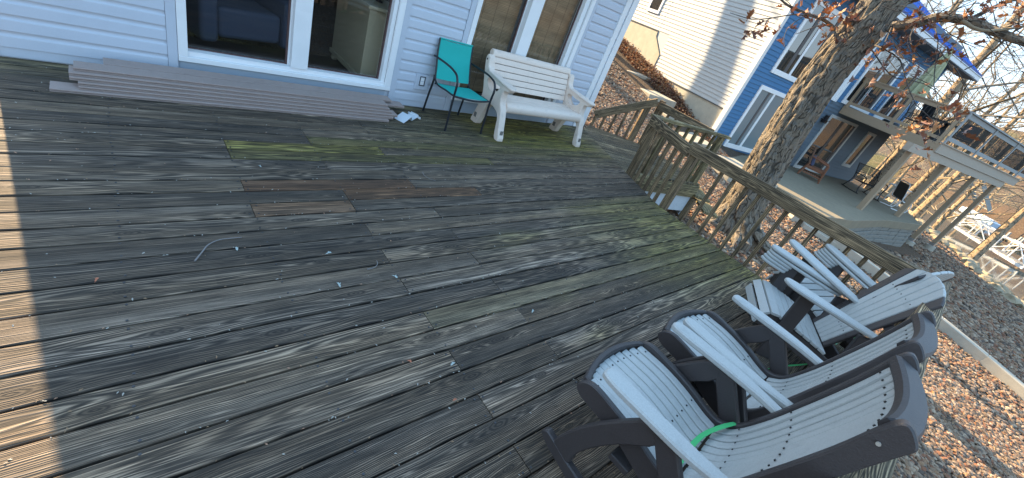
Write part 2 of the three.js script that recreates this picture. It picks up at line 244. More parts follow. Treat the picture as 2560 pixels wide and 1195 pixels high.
// one course of dutch lap siding; z = 0 is the wall plane
function course(x0, x1, y, h = 0.1125) {
  const p = [[0.001, 0], [0.016, 0.0005], [0.0165, 0.004], [0.013, h * 0.62], [0.011, h * 0.68], [0.006, h * 0.74], [0.003, h * 0.82], [0.0015, h - 0.0015], [0.001, h - 0.001]];
  const g = extrude(poly(p), x1 - x0, 0); g.applyMatrix4(new THREE.Matrix4().makeBasis(V(0, 0, 1), V(0, 1, 0), V(-1, 0, 0))); g.translate(x1, y, 0); return uvBox(g);
}
{
  const wall = (x0, x1, y0, y1) => span(x0, x1, y0, y1, -0.15, -0.004);
  const ws = [wall(-0.625, 0.40, -1.4, 2.75), wall(0.40, 2.30, -1.4, 0.17), wall(0.40, 2.30, 2.2, 2.75), wall(2.30, 3.12, -1.4, 2.75), wall(3.12, 4.98, -1.4, 0.17), wall(3.12, 4.98, 2.2, 2.75), wall(4.98, 5.85, -1.4, 2.75)];
  ws.push(span(-0.625, -0.475, -1.4, 2.75, -9.5, -0.151), span(5.70, 5.85, -1.4, 2.75, -9.5, -0.151), span(-0.475, 5.70, -1.4, 2.75, -9.5, -9.35));
  parts('wall', ws, M.vinyl, house);
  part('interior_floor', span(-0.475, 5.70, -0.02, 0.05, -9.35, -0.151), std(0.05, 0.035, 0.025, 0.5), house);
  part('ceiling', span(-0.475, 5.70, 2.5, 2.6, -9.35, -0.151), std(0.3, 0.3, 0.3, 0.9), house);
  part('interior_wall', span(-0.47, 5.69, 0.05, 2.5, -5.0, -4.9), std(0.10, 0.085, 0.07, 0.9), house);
  // gabled roof, ridge along x
  const rs = new THREE.Shape(); rs.moveTo(0.45, 2.62); rs.lineTo(0.45, 2.78); rs.lineTo(-4.75, 5.6); rs.lineTo(-9.95, 2.78); rs.lineTo(-9.95, 2.62); rs.lineTo(-4.75, 5.44); rs.closePath();
  part('roof', sideBoard(rs, 2.72, 6.6, 0), std(0.12, 0.11, 0.10, 0.9), house);
  const gs = poly([[0, 2.74], [-4.75, 5.3], [-9.5, 2.74]]); parts('gable', [sideBoard(gs, -0.55, 0.1, 0), sideBoard(gs, 5.77, 0.1, 0)], M.vinyl, house);
  // siding, course by course
  const Y0 = 0.0795;
  for (let k = 0; k < 23; k++) { const y = Y0 + k * 0.1128; for (const [a, b] of [[-0.60, 0.335], [2.36, 3.055], [5.05, 5.735]]) part('siding_course', course(a, b, y), M.vinyl, house); }
  parts('starter_strip', [span(-0.625, 0.335, 0.012, 0.079, 0.0, 0.010, 0.002), span(2.36, 3.055, 0.012, 0.079, 0, 0.010, 0.002), span(5.05, 5.85, 0.012, 0.079, 0, 0.010, 0.002)], M.vinyl, house);
  part('corner_trim', [span(-0.625, -0.60, 0.01, 2.7, -0.001, 0.028, 0.004)], M.trim, house);
  part('corner_trim', [span(5.60, 5.705, 0.01, 2.7, 0.0, 0.03, 0.004)], M.trim, house);
  part('corner_trim', [span(5.742, 5.868, 0.01, 2.7, -0.12, 0.026, 0.004)], M.trim, house);
  // two picture windows of two lights each
  for (const [x0, x1, m0, m1, right] of [[0.405, 2.292, 1.262, 1.412, 0], [3.128, 4.972, 3.905, 4.095, 1]]) {
    const w = new THREE.Group(); w.name = 'window'; house.add(w);
    const top = 2.2, rev = right ? 0.085 : 0.045;
    parts('casing', [span(x0, x0 + 0.065, 0.2055, top, 0.0, 0.032, 0.004), span(x1 - 0.065, x1, 0.2055, top, 0.0, 0.032, 0.004), span(x0, x1, top, top + 0.09, 0, 0.032, 0.004)], M.trim, w);
    parts('sill', [span(x0, x1, 0.162, 0.205, 0.0, 0.036, 0.004), span(x0 + 0.0655, x1 - 0.0655, 0.2055, 0.245, -0.11, 0.010, 0.003)], M.trim, w);
    parts('mullion', [span(m0, m1, 0.2455, top, -0.06, 0.022, 0.004), span(m0 - 0.012, m1 + 0.012, 0.2455, top, -0.10, -0.061, 0.002)], M.trim, w);
    parts('jamb', [span(x0 + 0.01, x0 + 0.0645, 0.2455, top, -0.11, -0.001), span(x1 - 0.0645 - rev, x1 - 0.066, 0.2455, top, -0.11, -0.002)], M.trim, w);
    for (const [a, b] of [[x0 + 0.0645, m0 - 0.0125], [m1 + 0.0125, x1 - 0.0645 - rev]]) {
      parts('gasket', [span(a, a + 0.008, 0.2455, top, -0.088, -0.070), span(b - 0.016, b, 0.2455, top, -0.088, -0.066), span(a + 0.0081, b - 0.0161, 0.2455, 0.256, -0.088, -0.070)], std(0.10, 0.055, 0.05, 0.7), w);
      const g = new THREE.PlaneGeometry(b - a - 0.004, top - 0.25); g.translate((a + b) / 2, (top + 0.25) / 2, -0.079); part('pane', g, M.glass, w);
    }
    part('apron_panel', span(x0 + 0.003, x1 - 0.045, 0.012, 0.1615, -0.003, 0.006), M.panel, w);
    parts('side_channel', [span(x0 - 0.068, x0 - 0.002, 0.012, top + 0.09, 0, 0.022, 0.003), span(x1 + 0.002, x1 + 0.068, 0.012, top + 0.09, 0, 0.022, 0.003)], M.vinyl, w);
    if (right) {
      const bm = tex(256, 1024, (i, j) => { const v = 0.55 + 0.45 * noise(i / 90, j / 1.6, 0, 61 + (j >> 3)), s = (j % 8) < 1 ? 0.35 : 1, w2 = (i % 64) < 3 ? 0.45 : 1, t = 0.75 + 0.4 * noise(i / 60, j / 26, 0, 63); return [0.34 * v * s * w2 * t, 0.245 * v * s * w2 * t, 0.14 * v * s * w2 * t]; }, true, 1, 1);
      const bb = tex(64, 512, (i, j) => 0.5 + 0.5 * Math.cos((j % 8) / 8 * 2 * Math.PI), false, 1, 2);
      for (const [a, b] of [[x0 + 0.05, m0], [m1, x1 - 0.10]]) {
        const g = new THREE.BoxGeometry(b - a, 1.98, 0.008); g.translate((a + b) / 2, 1.25, -0.17); part('bamboo_blind', g, new THREE.MeshStandardMaterial({ map: bm, bumpMap: bb, bumpScale: 0.004, roughness: 0.9 }), w);
      }
    }
  }
  // weatherproof outlet
  const o = new THREE.Group(); o.name = 'outlet_cover'; house.add(o);
  part('plate', span(2.585, 2.755, 0.225, 0.405, 0.0, 0.032, 0.006), M.vinyl, o);
  parts('outlet_rim', [span(2.632, 2.640, 0.275, 0.385, 0.0321, 0.036), span(2.695, 2.703, 0.275, 0.385, 0.0321, 0.036), span(2.6401, 2.6949, 0.275, 0.283, 0.0321, 0.036), span(2.6401, 2.6949, 0.377, 0.385, 0.0321, 0.036)], M.dark, o);
  parts('socket', [span(2.645, 2.690, 0.288, 0.326, 0.0321, 0.0355, 0.003), span(2.645, 2.690, 0.332, 0.370, 0.0321, 0.0355, 0.003)], M.trim, o);
}
// what shows dimly behind the left window
{
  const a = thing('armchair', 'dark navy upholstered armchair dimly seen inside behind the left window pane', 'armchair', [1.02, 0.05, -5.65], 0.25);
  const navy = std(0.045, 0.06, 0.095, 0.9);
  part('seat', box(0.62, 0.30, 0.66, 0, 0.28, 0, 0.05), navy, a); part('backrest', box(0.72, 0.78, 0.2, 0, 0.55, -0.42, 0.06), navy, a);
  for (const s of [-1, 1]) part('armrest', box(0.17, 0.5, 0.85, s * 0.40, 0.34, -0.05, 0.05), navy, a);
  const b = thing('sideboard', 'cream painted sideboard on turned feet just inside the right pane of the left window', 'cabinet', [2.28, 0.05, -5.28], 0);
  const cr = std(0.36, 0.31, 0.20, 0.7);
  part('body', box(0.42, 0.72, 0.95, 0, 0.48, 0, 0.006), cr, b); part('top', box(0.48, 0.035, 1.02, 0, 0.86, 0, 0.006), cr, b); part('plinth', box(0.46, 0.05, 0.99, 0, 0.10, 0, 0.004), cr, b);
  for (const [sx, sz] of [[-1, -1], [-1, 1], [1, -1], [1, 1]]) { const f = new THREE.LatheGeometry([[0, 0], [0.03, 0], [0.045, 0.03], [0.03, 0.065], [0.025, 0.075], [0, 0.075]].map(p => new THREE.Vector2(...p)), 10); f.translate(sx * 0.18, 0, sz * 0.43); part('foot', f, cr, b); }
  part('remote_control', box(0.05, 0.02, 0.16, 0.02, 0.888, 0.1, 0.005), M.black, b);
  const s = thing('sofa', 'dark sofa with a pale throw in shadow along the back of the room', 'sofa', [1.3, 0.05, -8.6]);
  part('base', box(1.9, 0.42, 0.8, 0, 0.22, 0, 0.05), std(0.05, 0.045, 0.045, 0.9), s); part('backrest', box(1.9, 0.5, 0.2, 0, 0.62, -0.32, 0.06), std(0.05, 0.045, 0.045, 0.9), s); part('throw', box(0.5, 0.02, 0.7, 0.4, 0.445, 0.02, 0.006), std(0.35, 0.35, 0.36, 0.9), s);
}

// ---------------------------------------------------------------- the deck, plank by plank
const deck = thing('deck', 'large weathered grey plank deck with green algae by the bench and railing', null, [0, 0, 0], 0, null, 'structure');
const seam = (k) => k >= 1 ? -2.239 + 0.1443 * (k - 1) : -2.239 - 0.1429 * (1 - k);
const edgeX = (z) => z < -2.16 ? 4.88 + 0.423 * (-2.16 - z) : 4.88;
function algae(x, z) {
  const n = fbm(x * 1.7 + 20, z * 5 + 20, 4, 71), n2 = fbm(x * 5 + 4, z * 14 + 6, 3, 72);
  let a = smooth(2.9, 3.5, x) * smooth(5.7, 5.0, x) * smooth(-3.42, -3.66, z + 0.1 * (n - 0.5)) * 1.15;
  a = Math.max(a, 0.62 * smooth(2.6, 4.3, x + 0.8 * (n - 0.5)) * smooth(-2.45, -2.2, z) * smooth(-0.45, -1.2, z + 0.5 * (n - 0.5)));
  a = Math.max(a, 0.85 * smooth(4.55, 4.86, x + 0.15 * (n - 0.5)) * smooth(-2.35, -2.1, z));
  a = Math.max(a, 0.30 * smooth(1.5, 2.6, x) * smooth(-2.9, -3.5, z));
  a = Math.max(a, 0.35 * smooth(-4.1, -4.45, z));
  a = Math.max(a, 0.7 * smooth(0.56, 0.66, fbm(x * 0.9 + 33, z * 2.1 + 12, 3, 75)) * smooth(-2.3, -1.9, z) * smooth(1.6, 3, x));
  return clamp(a * (0.55 + 0.75 * n2));
}
const tones = (key) => { const t = hash(key, 5, 81), w = hash(key, 9, 82); const b = 0.62 + 0.62 * t; return [b * (1 + 0.05 * (w - 0.4)), b, b * (1.03 - 0.10 * w)]; };
function plank(x0, x1, k, o = {}) {
  const zA = seam(k) + (o.gapA ?? 0.003), zB = seam(k + 1) - (o.gapB ?? 0.003), c = 0.004, yj = (hash(k, x0 * 97 | 0, 3) - 0.5) * 0.004, T = 0.034;
  const prof = [[zA, -T], [zA, -c], [zA + c, 0], [mix(zA, zB, 0.36), 0.0006], [mix(zA, zB, 0.66), 0.0006], [zB - c, 0], [zB, -c], [zB, -T]];
  const skew = o.skew, N = Math.max(1, Math.round((x1 - x0) / 0.22)), pos = [], uv = [], col = [], off = hash(k, x0 * 53 | 0, 11), vi = o.variant ?? Math.floor(hash(k, x0 * 71 | 0, 13) * 8), flip = hash(k, x0 * 31 | 0, 17) > 0.5, base = o.tone ?? tones(k * 31 + (x0 * 7 | 0));
  const put = (i, q) => { const z = prof[q][0], xe = skew ? edgeX(z) - 0.002 : x1, x = mix(x0, xe, i / N); let f = (z - zA) / (zB - zA); if (flip) f = 1 - f; pos.push(x, prof[q][1] + yj, z); uv.push((flip ? -x : x) / 4 + off, (vi + 0.03 + 0.94 * f) / 8);
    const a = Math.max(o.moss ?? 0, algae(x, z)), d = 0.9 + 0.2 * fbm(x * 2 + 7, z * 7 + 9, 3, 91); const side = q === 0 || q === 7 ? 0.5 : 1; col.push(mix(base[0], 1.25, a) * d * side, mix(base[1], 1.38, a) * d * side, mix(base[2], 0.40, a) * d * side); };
  for (let i = 0; i < N; i++) for (let q = 0; q < 7; q++) { put(i, q); put(i, q + 1); put(i + 1, q); put(i + 1, q); put(i, q + 1); put(i + 1, q + 1); }
  for (const e of [0, N]) { const s = e === 0 ? [[0, 7, 6], [0, 6, 1], [1, 6, 5], [1, 5, 2]] : [[0, 6, 7], [0, 1, 6], [1, 5, 6], [1, 2, 5]]; for (const t of s) for (const q of t) put(e, q); }
  const g = new THREE.BufferGeometry(); g.setAttribute('position', new THREE.Float32BufferAttribute(pos, 3)); g.setAttribute('uv', new THREE.Float32BufferAttribute(uv, 2)); g.setAttribute('color', new THREE.Float32BufferAttribute(col, 3)); g.computeVertexNormals();
  return part('plank', g, deckMat, deck);
}
const nailSpots = [];
{
  const J = { '-10': [1.748], '-9': [1.146], '-8': [1.146], '-7': [0.54, 1.731], '-6': [0.54, 2.91], '-5': [1.151], '-4': [1.755], '-3': [0.54, 1.755], '-2': [1.152, 2.354], '-1': [0.539, 1.151], 0: [1.758], 1: [1.149], 2: [1.75], 3: [1.146], 4: [1.747], 5: [1.141], 6: [1.736, 4.16], 7: [1.147], 8: [1.739], 9: [1.146], 10: [1.743], 11: [1.147], 12: [1.74], 13: [1.152], 14: [1.742], 15: [1.147], 16: [1.74], 17: [1.15] };
  const brown = [1.05, 0.74, 0.52], fresh = { '-3:1': { tone: [0.98, 0.70, 0.52], variant: 5 }, '-2:1': { tone: brown, variant: 3 }, '-1:1': { tone: [1.25, 0.98, 0.78], variant: 1 }, '-7:1': { moss: 0.75, tone: [1.1, 1.05, 0.85] }, '-8:1': { moss: 0.45, tone: [0.7, 0.7, 0.66] }, '-6:1': { moss: 0.42, tone: [0.6, 0.6, 0.55] }, '8:0': { tone: [1.25, 1.25, 1.22] }, '7:1': { tone: [1.35, 1.38, 1.3], moss: 0.15 }, '5:1': { tone: [1.2, 1.22, 1.24] }, '14:1': { tone: [0.75, 0.74, 0.72] }, '12:1': { tone: [0.66, 0.65, 0.64] }, '13:1': { tone: [0.7, 0.69, 0.66] } };
  for (let k = -15; k <= 17; k++) {
    const js = J[k] ?? [1.146 + 0.6 * (k & 1)], xs = [-1.85, ...js];
    for (let i = 0; i < xs.length; i++) { const last = i === xs.length - 1; plank(xs[i] + 0.002, last ? 4.88 : xs[i + 1] - 0.002, k, { skew: last, gapA: k === 1 ? 0.008 : 0.0032 + 0.003 * hash(k, 3, 1), gapB: k === 0 ? 0.006 : 0.0032 + 0.003 * hash(k, 3, 2), ...fresh[`${k}:${i}`] }); }
    const m = (seam(k) + seam(k + 1)) / 2;
    for (let j = -2; j < 9; j++) for (const s of [-1, 1]) { const x = -0.062 + 0.603 * j + rr(-0.006, 0.006); if (x < edgeX(m) - 0.03) nailSpots.push([x + (js.some(q => Math.abs(q - x) < 0.05) ? 0.022 : 0), m + s * rr(0.042, 0.05)]); if (js.some(q => Math.abs(q - x) < 0.05)) nailSpots.push([x - 0.026, m + s * rr(0.042, 0.05)]); }
  }
  const ng = new THREE.CylinderGeometry(0.0052, 0.0052, 0.003, 8), nm = new THREE.InstancedMesh(ng, M.nail, nailSpots.length), mt = new THREE.Matrix4(); nailSpots.forEach(([x, z], i) => nm.setMatrixAt(i, mt.makeTranslation(x, 0.0018, z)));
  nm.name = 'nail_heads'; nm.userData.kind = 'stuff'; deck.add(nm);
  const fr = [];
  for (let j = -3; j < 9; j++) { const x = -0.062 + 0.603 * j; fr.push(span(x - 0.019, x + 0.019, -0.22, -0.036, -4.4, 0.30)); }
  fr.push(span(-1.86, 4.86, -0.22, -0.036, 0.3005, 0.34), span(4.861, 4.90, -0.24, -0.030, -2.15, 0.34));
  parts('joist', fr, M.oldWood, deck);
  for (const [x, z] of [[4.78, 0.24], [4.78, -2.0], [2.4, 0.24], [0, 0.24]]) { const b = groundY(x, z) - 0.2; part('support_post', woodUV(span(x - 0.07, x + 0.07, b, -0.225, z - 0.07, z + 0.07), 1), railMat, deck); }
}
// landing at the right of the deck
const landing = thing('landing', 'grey plank landing between the deck and the neighbouring yard with moss along its edge', null, [0, 0, 0], 0, null, 'structure');
const LAND = [[5.235, -2.98], [6.88, -2.60], [7.22, -2.98], [7.03, -4.03], [6.25, -4.68], [5.84, -4.43]];
{
  const d = [0.921, 0.390], e = [0.390, -0.921], o = [5.22, -2.96];
  const toL = ([x, z]) => [(x - o[0]) * d[0] + (z - o[1]) * d[1], (x - o[0]) * e[0] + (z - o[1]) * e[1]], P = LAND.map(toL);
  const clip = (pts, axis, v, keepGreater) => { const out = []; pts.forEach((a, i) => { const b = pts[(i + 1) % pts.length], ia = (a[axis] >= v) === keepGreater, ib = (b[axis] >= v) === keepGreater; if (ia) out.push(a); if (ia !== ib) { const t = (v - a[axis]) / (b[axis] - a[axis]); out.push([mix(a[0], b[0], t), mix(a[1], b[1], t)]); } }); return out; };
  for (let k = -4; k < 14; k++) {
    const a = -0.02 + k * 0.1435, pc = clip(clip(P, 1, a + 0.003, true), 1, a + 0.1405, false); if (pc.length < 3) continue;
    const w = pc.map(([s, t]) => [o[0] + s * d[0] + t * e[0], o[1] + s * d[1] + t * e[1]]);
    const g = prep(planBoard(w, -0.034, 0.033, 0.003)), p = g.attributes.position, uv = g.attributes.uv, off = rnd(), vi = Math.floor(rnd() * 8), b = tones(k + 900);
    for (let i = 0; i < p.count; i++) { const q = toL([p.getX(i), p.getZ(i)]); uv.setXY(i, q[0] / 4 + off, (vi + 0.04 + 0.92 * clamp((q[1] - a) / 0.1435)) / 8); }
    tintBy(g, (x, y, z) => { const m = clamp(0.25 + 0.5 * smooth(0.9, 0, toL([x, z])[1]) * fbm(x * 2, z * 2, 3, 95)); return [b[0] * (1 - 0.1 * m) * 1.25, b[1] * 1.25, b[2] * (1 - 0.5 * m) * 1.2]; });
    part('plank', g, deckMat, landing);
  }
  const edge = (a, b, y0, y1, m, nm, off = 0.012) => { const A = V(a[0], (y0 + y1) / 2, a[1]), B = V(b[0], (y0 + y1) / 2, b[1]), n = V(-(B.z - A.z), 0, B.x - A.x).normalize().multiplyScalar(off); part(nm, woodBar(A.add(n), B.add(n), 0.035, y1 - y0), m, landing); };
  edge(LAND[0], LAND[1], -0.24, -0.036, railMossMat, 'rim_board'); edge(LAND[1], LAND[2], -0.24, -0.036, railMossMat, 'rim_board'); edge(LAND[2], LAND[3], -0.24, -0.036, railMossMat, 'rim_board'); edge(LAND[3], LAND[4], -0.24, -0.036, railMossMat, 'rim_board');
  const sk = std(0.52, 0.57, 0.60, 0.7, { map: speck });
  edge(LAND[0], LAND[1], -0.52, -0.245, sk, 'skirt_board', -0.02); edge(LAND[1], LAND[2], -0.60, -0.245, sk, 'skirt_board', -0.02);
  part('support_post', woodUV(span(6.86, 6.97, -0.95, -0.25, -2.62, -2.53), 1), railMat, landing);
  // three steps down toward the yard
  const sd = [0.70, 0.714]; for (let i = 1; i <= 2; i++) { const c = [7.05 + sd[0] * (0.27 * i - 0.12), -2.79 + sd[1] * (0.27 * i - 0.12)]; part('step', woodBar(V(c[0] - 0.34 * 0.714, -0.19 * i, c[1] + 0.34 * 0.70), V(c[0] + 0.34 * 0.714, -0.19 * i, c[1] - 0.34 * 0.70), 0.27, 0.04), railMossMat, landing); }
}

// ---------------------------------------------------------------- railings
// posts, balusters, face board and cap between two plan points
function railing(name, label, a, b, o = {}) {
  const t = thing(name, label, 'railing', [0, 0, 0], 0, o.group);
  const y = o.y ?? 0.85, y2 = o.y2 ?? y, A = V(a[0], 0, a[1]), B = V(b[0], 0, b[1]), d = B.clone().sub(A), L = d.length(); d.normalize(); const out = V(-d.z, 0, d.x).multiplyScalar(o.side ?? 1);
  const P = (s, off, h) => A.clone().addScaledVector(d, s).addScaledVector(out, off).setY(h), top = (s) => mix(y, y2, s / L), m = o.mat ?? railMat;
  if (o.face !== false) part('rail_board', woodBar(P(-0.01, 0, top(0) - 0.068), P(L + 0.01, 0, top(L) - 0.068), 0.038, 0.135), m, t);
  if (o.cap) part('cap_board', woodBar(P(-0.02, o.capOff ?? 0.02, top(0) + 0.019), P(L + 0.02, o.capOff ?? 0.02, top(L) + 0.019), o.cap, 0.038), m, t);
  for (let s = o.first ?? 0.08; s < L - 0.03; s += o.step ?? 0.153) { const j = (hash(s * 1000 | 0, 3, 7) - 0.5) * 0.012; part('baluster', woodBar(P(s, 0.04, o.foot ?? -0.16), P(s + j, 0.04, top(s) - (o.face === false ? 0.01 : 0.03)), 0.037, 0.037, d), m, t); }
  for (const s of o.posts ?? []) part('post', woodBar(P(s, o.postOff ?? 0.065, o.postFoot ?? -0.25), P(s, o.postOff ?? 0.065, top(s) + (o.postTop ?? -0.005)), 0.088, 0.088, d), m, t);
  return t;
}
railing('deck_railing', 'long weathered wooden railing along the right edge of the deck before the oak', [4.895, -2.17], [4.895, 0.20], { side: -1, y: 0.85, first: 0.455, posts: [0.06, 2.28] });
railing('deck_railing', 'short angled wooden railing between the deck and its side landing', [4.895, -2.17], [5.25, -3.01], { side: 1, y: 0.80, y2: 0.84, first: 0.13, step: 0.135, posts: [0.86], foot: -0.12 });
railing('deck_railing', 'wooden railing with wide flat cap behind the rocking chairs at the lake side', [4.96, 0.275], [-1.6, 0.275], { side: -1, y: 0.83, cap: 0.115, capOff: 0.035, posts: [0.05, 2.2, 4.4], postOff: 0.06, first: 0.2 });
railing('deck_railing', 'landing railing with pale mossy cap running out toward the yard', [5.27, -3.0], [6.84, -2.60], { side: -1, y: 0.80, y2: 0.80, face: false, cap: 0.10, first: 0.16, step: 0.2, posts: [1.55], mat: railMossMat });
railing('deck_railing', 'dark landing railing on the far side nearest the neighbouring house', [7.03, -4.03], [7.20, -3.02], { side: -1, y: 0.80, y2: 0.78, first: 0.08, step: 0.14, posts: [0.0], postTop: 0.02 });
railing('deck_railing', 'sloping wooden railing falling from the landing post down beside the house corner', [6.98, -4.08], [6.27, -4.66], { side: 1, y: 0.84, y2: 0.27, first: 0.06, step: 0.165, posts: [0.10], foot: -0.2 });

// ---------------------------------------------------------------- things on the deck
// a pile of composite boards against the house
{
  const B = [  // x0, x1, z front, z back, layer, label
    [-0.34, 2.09, -3.965, -4.105, 0, 'bottom grey composite board of the stack, longest at its left end'],
    [-0.20, 2.15, -3.995, -4.135, 1, 'grey composite board second from the bottom of the stack by the house'],
    [-0.20, 2.20, -4.010, -4.150, 2, 'grey composite board third from the bottom of the stack by the house'],
    [-0.24, 2.14, -4.035, -4.175, 3, 'grey composite board under the topmost pair of the stack by the house'],
    [-0.24, 2.12, -4.060, -4.200, 4, 'grey composite board directly under the front top board of the stack'],
    [-0.215, 2.11, -4.095, -4.235, 5, 'front board of the two lying on top of the composite stack'],
    [-0.06, 2.22, -4.242, -4.382, 5, 'rear top board of the composite stack, touching the house wall'],
    [0.1, 2.36, -4.20, -4.34, 3.5, 'composite board sticking out furthest right from the stack'],
    [-0.1, 2.1, -4.24, -4.38, 1.5, 'hidden lower rear board of the composite stack against the wall'],
  ];
  for (const [x0, x1, zf, zb, k, label] of B) { const t = 0.0215, o = thing('composite_board', label, 'board', [(x0 + x1) / 2, 0.002 + k * 0.0228, (zf + zb) / 2], (hash(k * 10, 7, 1) - 0.5) * 0.006, 'composite boards stacked by the house'); const c = 0.002, w = 0.0685, gy = t / 2, gh = 0.0035, gd = 0.009, pr = [[-w + c, 0], [w - c, 0], [w, c], [w, gy - gh], [w - gd, gy - gh], [w - gd, gy + gh], [w, gy + gh], [w, t - c], [w - c, t], [-w + c, t], [-w, t - c], [-w, gy + gh], [-w + gd, gy + gh], [-w + gd, gy - gh], [-w, gy - gh], [-w, c]]; part('board_body', sideBoard(pr, 0, x1 - x0, 0), M.comp, o); }
  const f = thing('flashing_strip', 'crumpled white plastic flashing at the right end of the composite boards', 'flashing', [2.37, 0.004, -4.10], 0.5);
  const p = [[-0.16, 0.0], [-0.02, 0.055], [0.0, 0.0], [0.12, 0.03], [0.125, 0.05]].map(q => V(q[0], q[1] + 0.004, 0)), gs = [];
  for (let i = 0; i < p.length - 1; i++) gs.push(bar(p[i], p[i + 1], 0.13 - 0.01 * i, 0.003)); part('sheet', gs, std(0.62, 0.66, 0.70, 0.35, { side: THREE.DoubleSide }), f);
  part('folded_edge', bar(V(0.115, 0.03, -0.08), V(0.128, 0.026, 0.08), 0.012, 0.02), M.white, f);
}
// teal sling chair
{
  const c = thing('patio_chair', 'teal mesh sling patio chair with black tube frame beside the cream bench', 'chair', [2.985, 0, -4.14]);
  const zf = 0.27, zb = -0.27, W = 0.255, r = 0.0125;
  for (const s of [-1, 1]) {
    const x = s * W;
    part('arm_leg', [tube([V(x, 0.0, zf), V(x, 0.2, zf - 0.005), V(x, 0.42, zf - 0.01), V(x * 1.02, 0.545, zf - 0.005), V(x * 1.03, 0.615, zf - 0.045), V(x * 1.03, 0.645, zf - 0.14), V(x * 1.02, 0.655, zf - 0.28), V(x, 0.65, zb - 0.04)], r, 40, 8), tube([V(x * 1.01, 0.0, zf), V(x * 1.01, 0.02, zf)], 0.015, 2, 8)], M.frame, c);
    part('rear_leg', [tube([V(x, 0.0, zb - 0.005), V(x * 0.99, 0.2, zb + 0.02), V(x * 0.97, 0.405, zb + 0.05), V(x * 0.96, 0.46, zb + 0.045)], r, 20, 8), tube([V(x, 0.0, zb - 0.005), V(x, 0.02, zb - 0.003)], 0.015, 2, 8)], M.frame, c);
    part('back_rail', tube([V(x * 0.95, 0.40, zf - 0.02), V(x * 0.94, 0.395, zf - 0.2), V(x * 0.93, 0.385, zb + 0.12), V(x * 0.93, 0.42, zb + 0.065), V(x * 0.92, 0.55, zb + 0.02), V(x * 0.91, 0.70, zb - 0.03), V(x * 0.90, 0.845, zb - 0.055)], 0.0105, 40, 8), M.frame, c);
  }
  part('seat_rail', [tube([V(-W * 0.98, 0.405, zf - 0.01), V(0, 0.392, zf + 0.015), V(W * 0.98, 0.405, zf - 0.01)], 0.0115, 16, 8), tube([V(-W * 0.94, 0.375, zb + 0.08), V(0, 0.37, zb + 0.08), V(W * 0.94, 0.375, zb + 0.08)], 0.0105, 10, 8)], M.frame, c);
  const sheet = (pts, sag) => { const g = new THREE.PlaneGeometry(1, 1, 8, 14), p = g.attributes.position, cv = new THREE.CatmullRomCurve3(pts); for (let i = 0; i < p.count; i++) { const u = p.getX(i) + 0.5, q = cv.getPoint(clamp(p.getY(i) + 0.5)), s = sag * 4 * u * (1 - u); p.setXYZ(i, (u - 0.5) * 2 * W * 0.925, q.y - s * 0.8, q.z - s * 0.6); } g.computeVertexNormals(); return uvBox(g); };
  part('seat_sling', sheet([V(0, 0.408, zf - 0.012), V(0, 0.402, zf - 0.15), V(0, 0.395, zf - 0.32), V(0, 0.39, zb + 0.10)], 0.012), M.teal, c);
  part('back_sling', sheet([V(0, 0.43, zb + 0.062), V(0, 0.56, zb + 0.018), V(0, 0.70, zb - 0.028), V(0, 0.838, zb - 0.053)], 0.012), M.teal, c);
  part('top_bar', tube([V(-W * 0.9, 0.843, zb - 0.055), V(0, 0.842, zb - 0.062), V(W * 0.9, 0.843, zb - 0.055)], 0.009, 12, 8), M.teal, c);
}
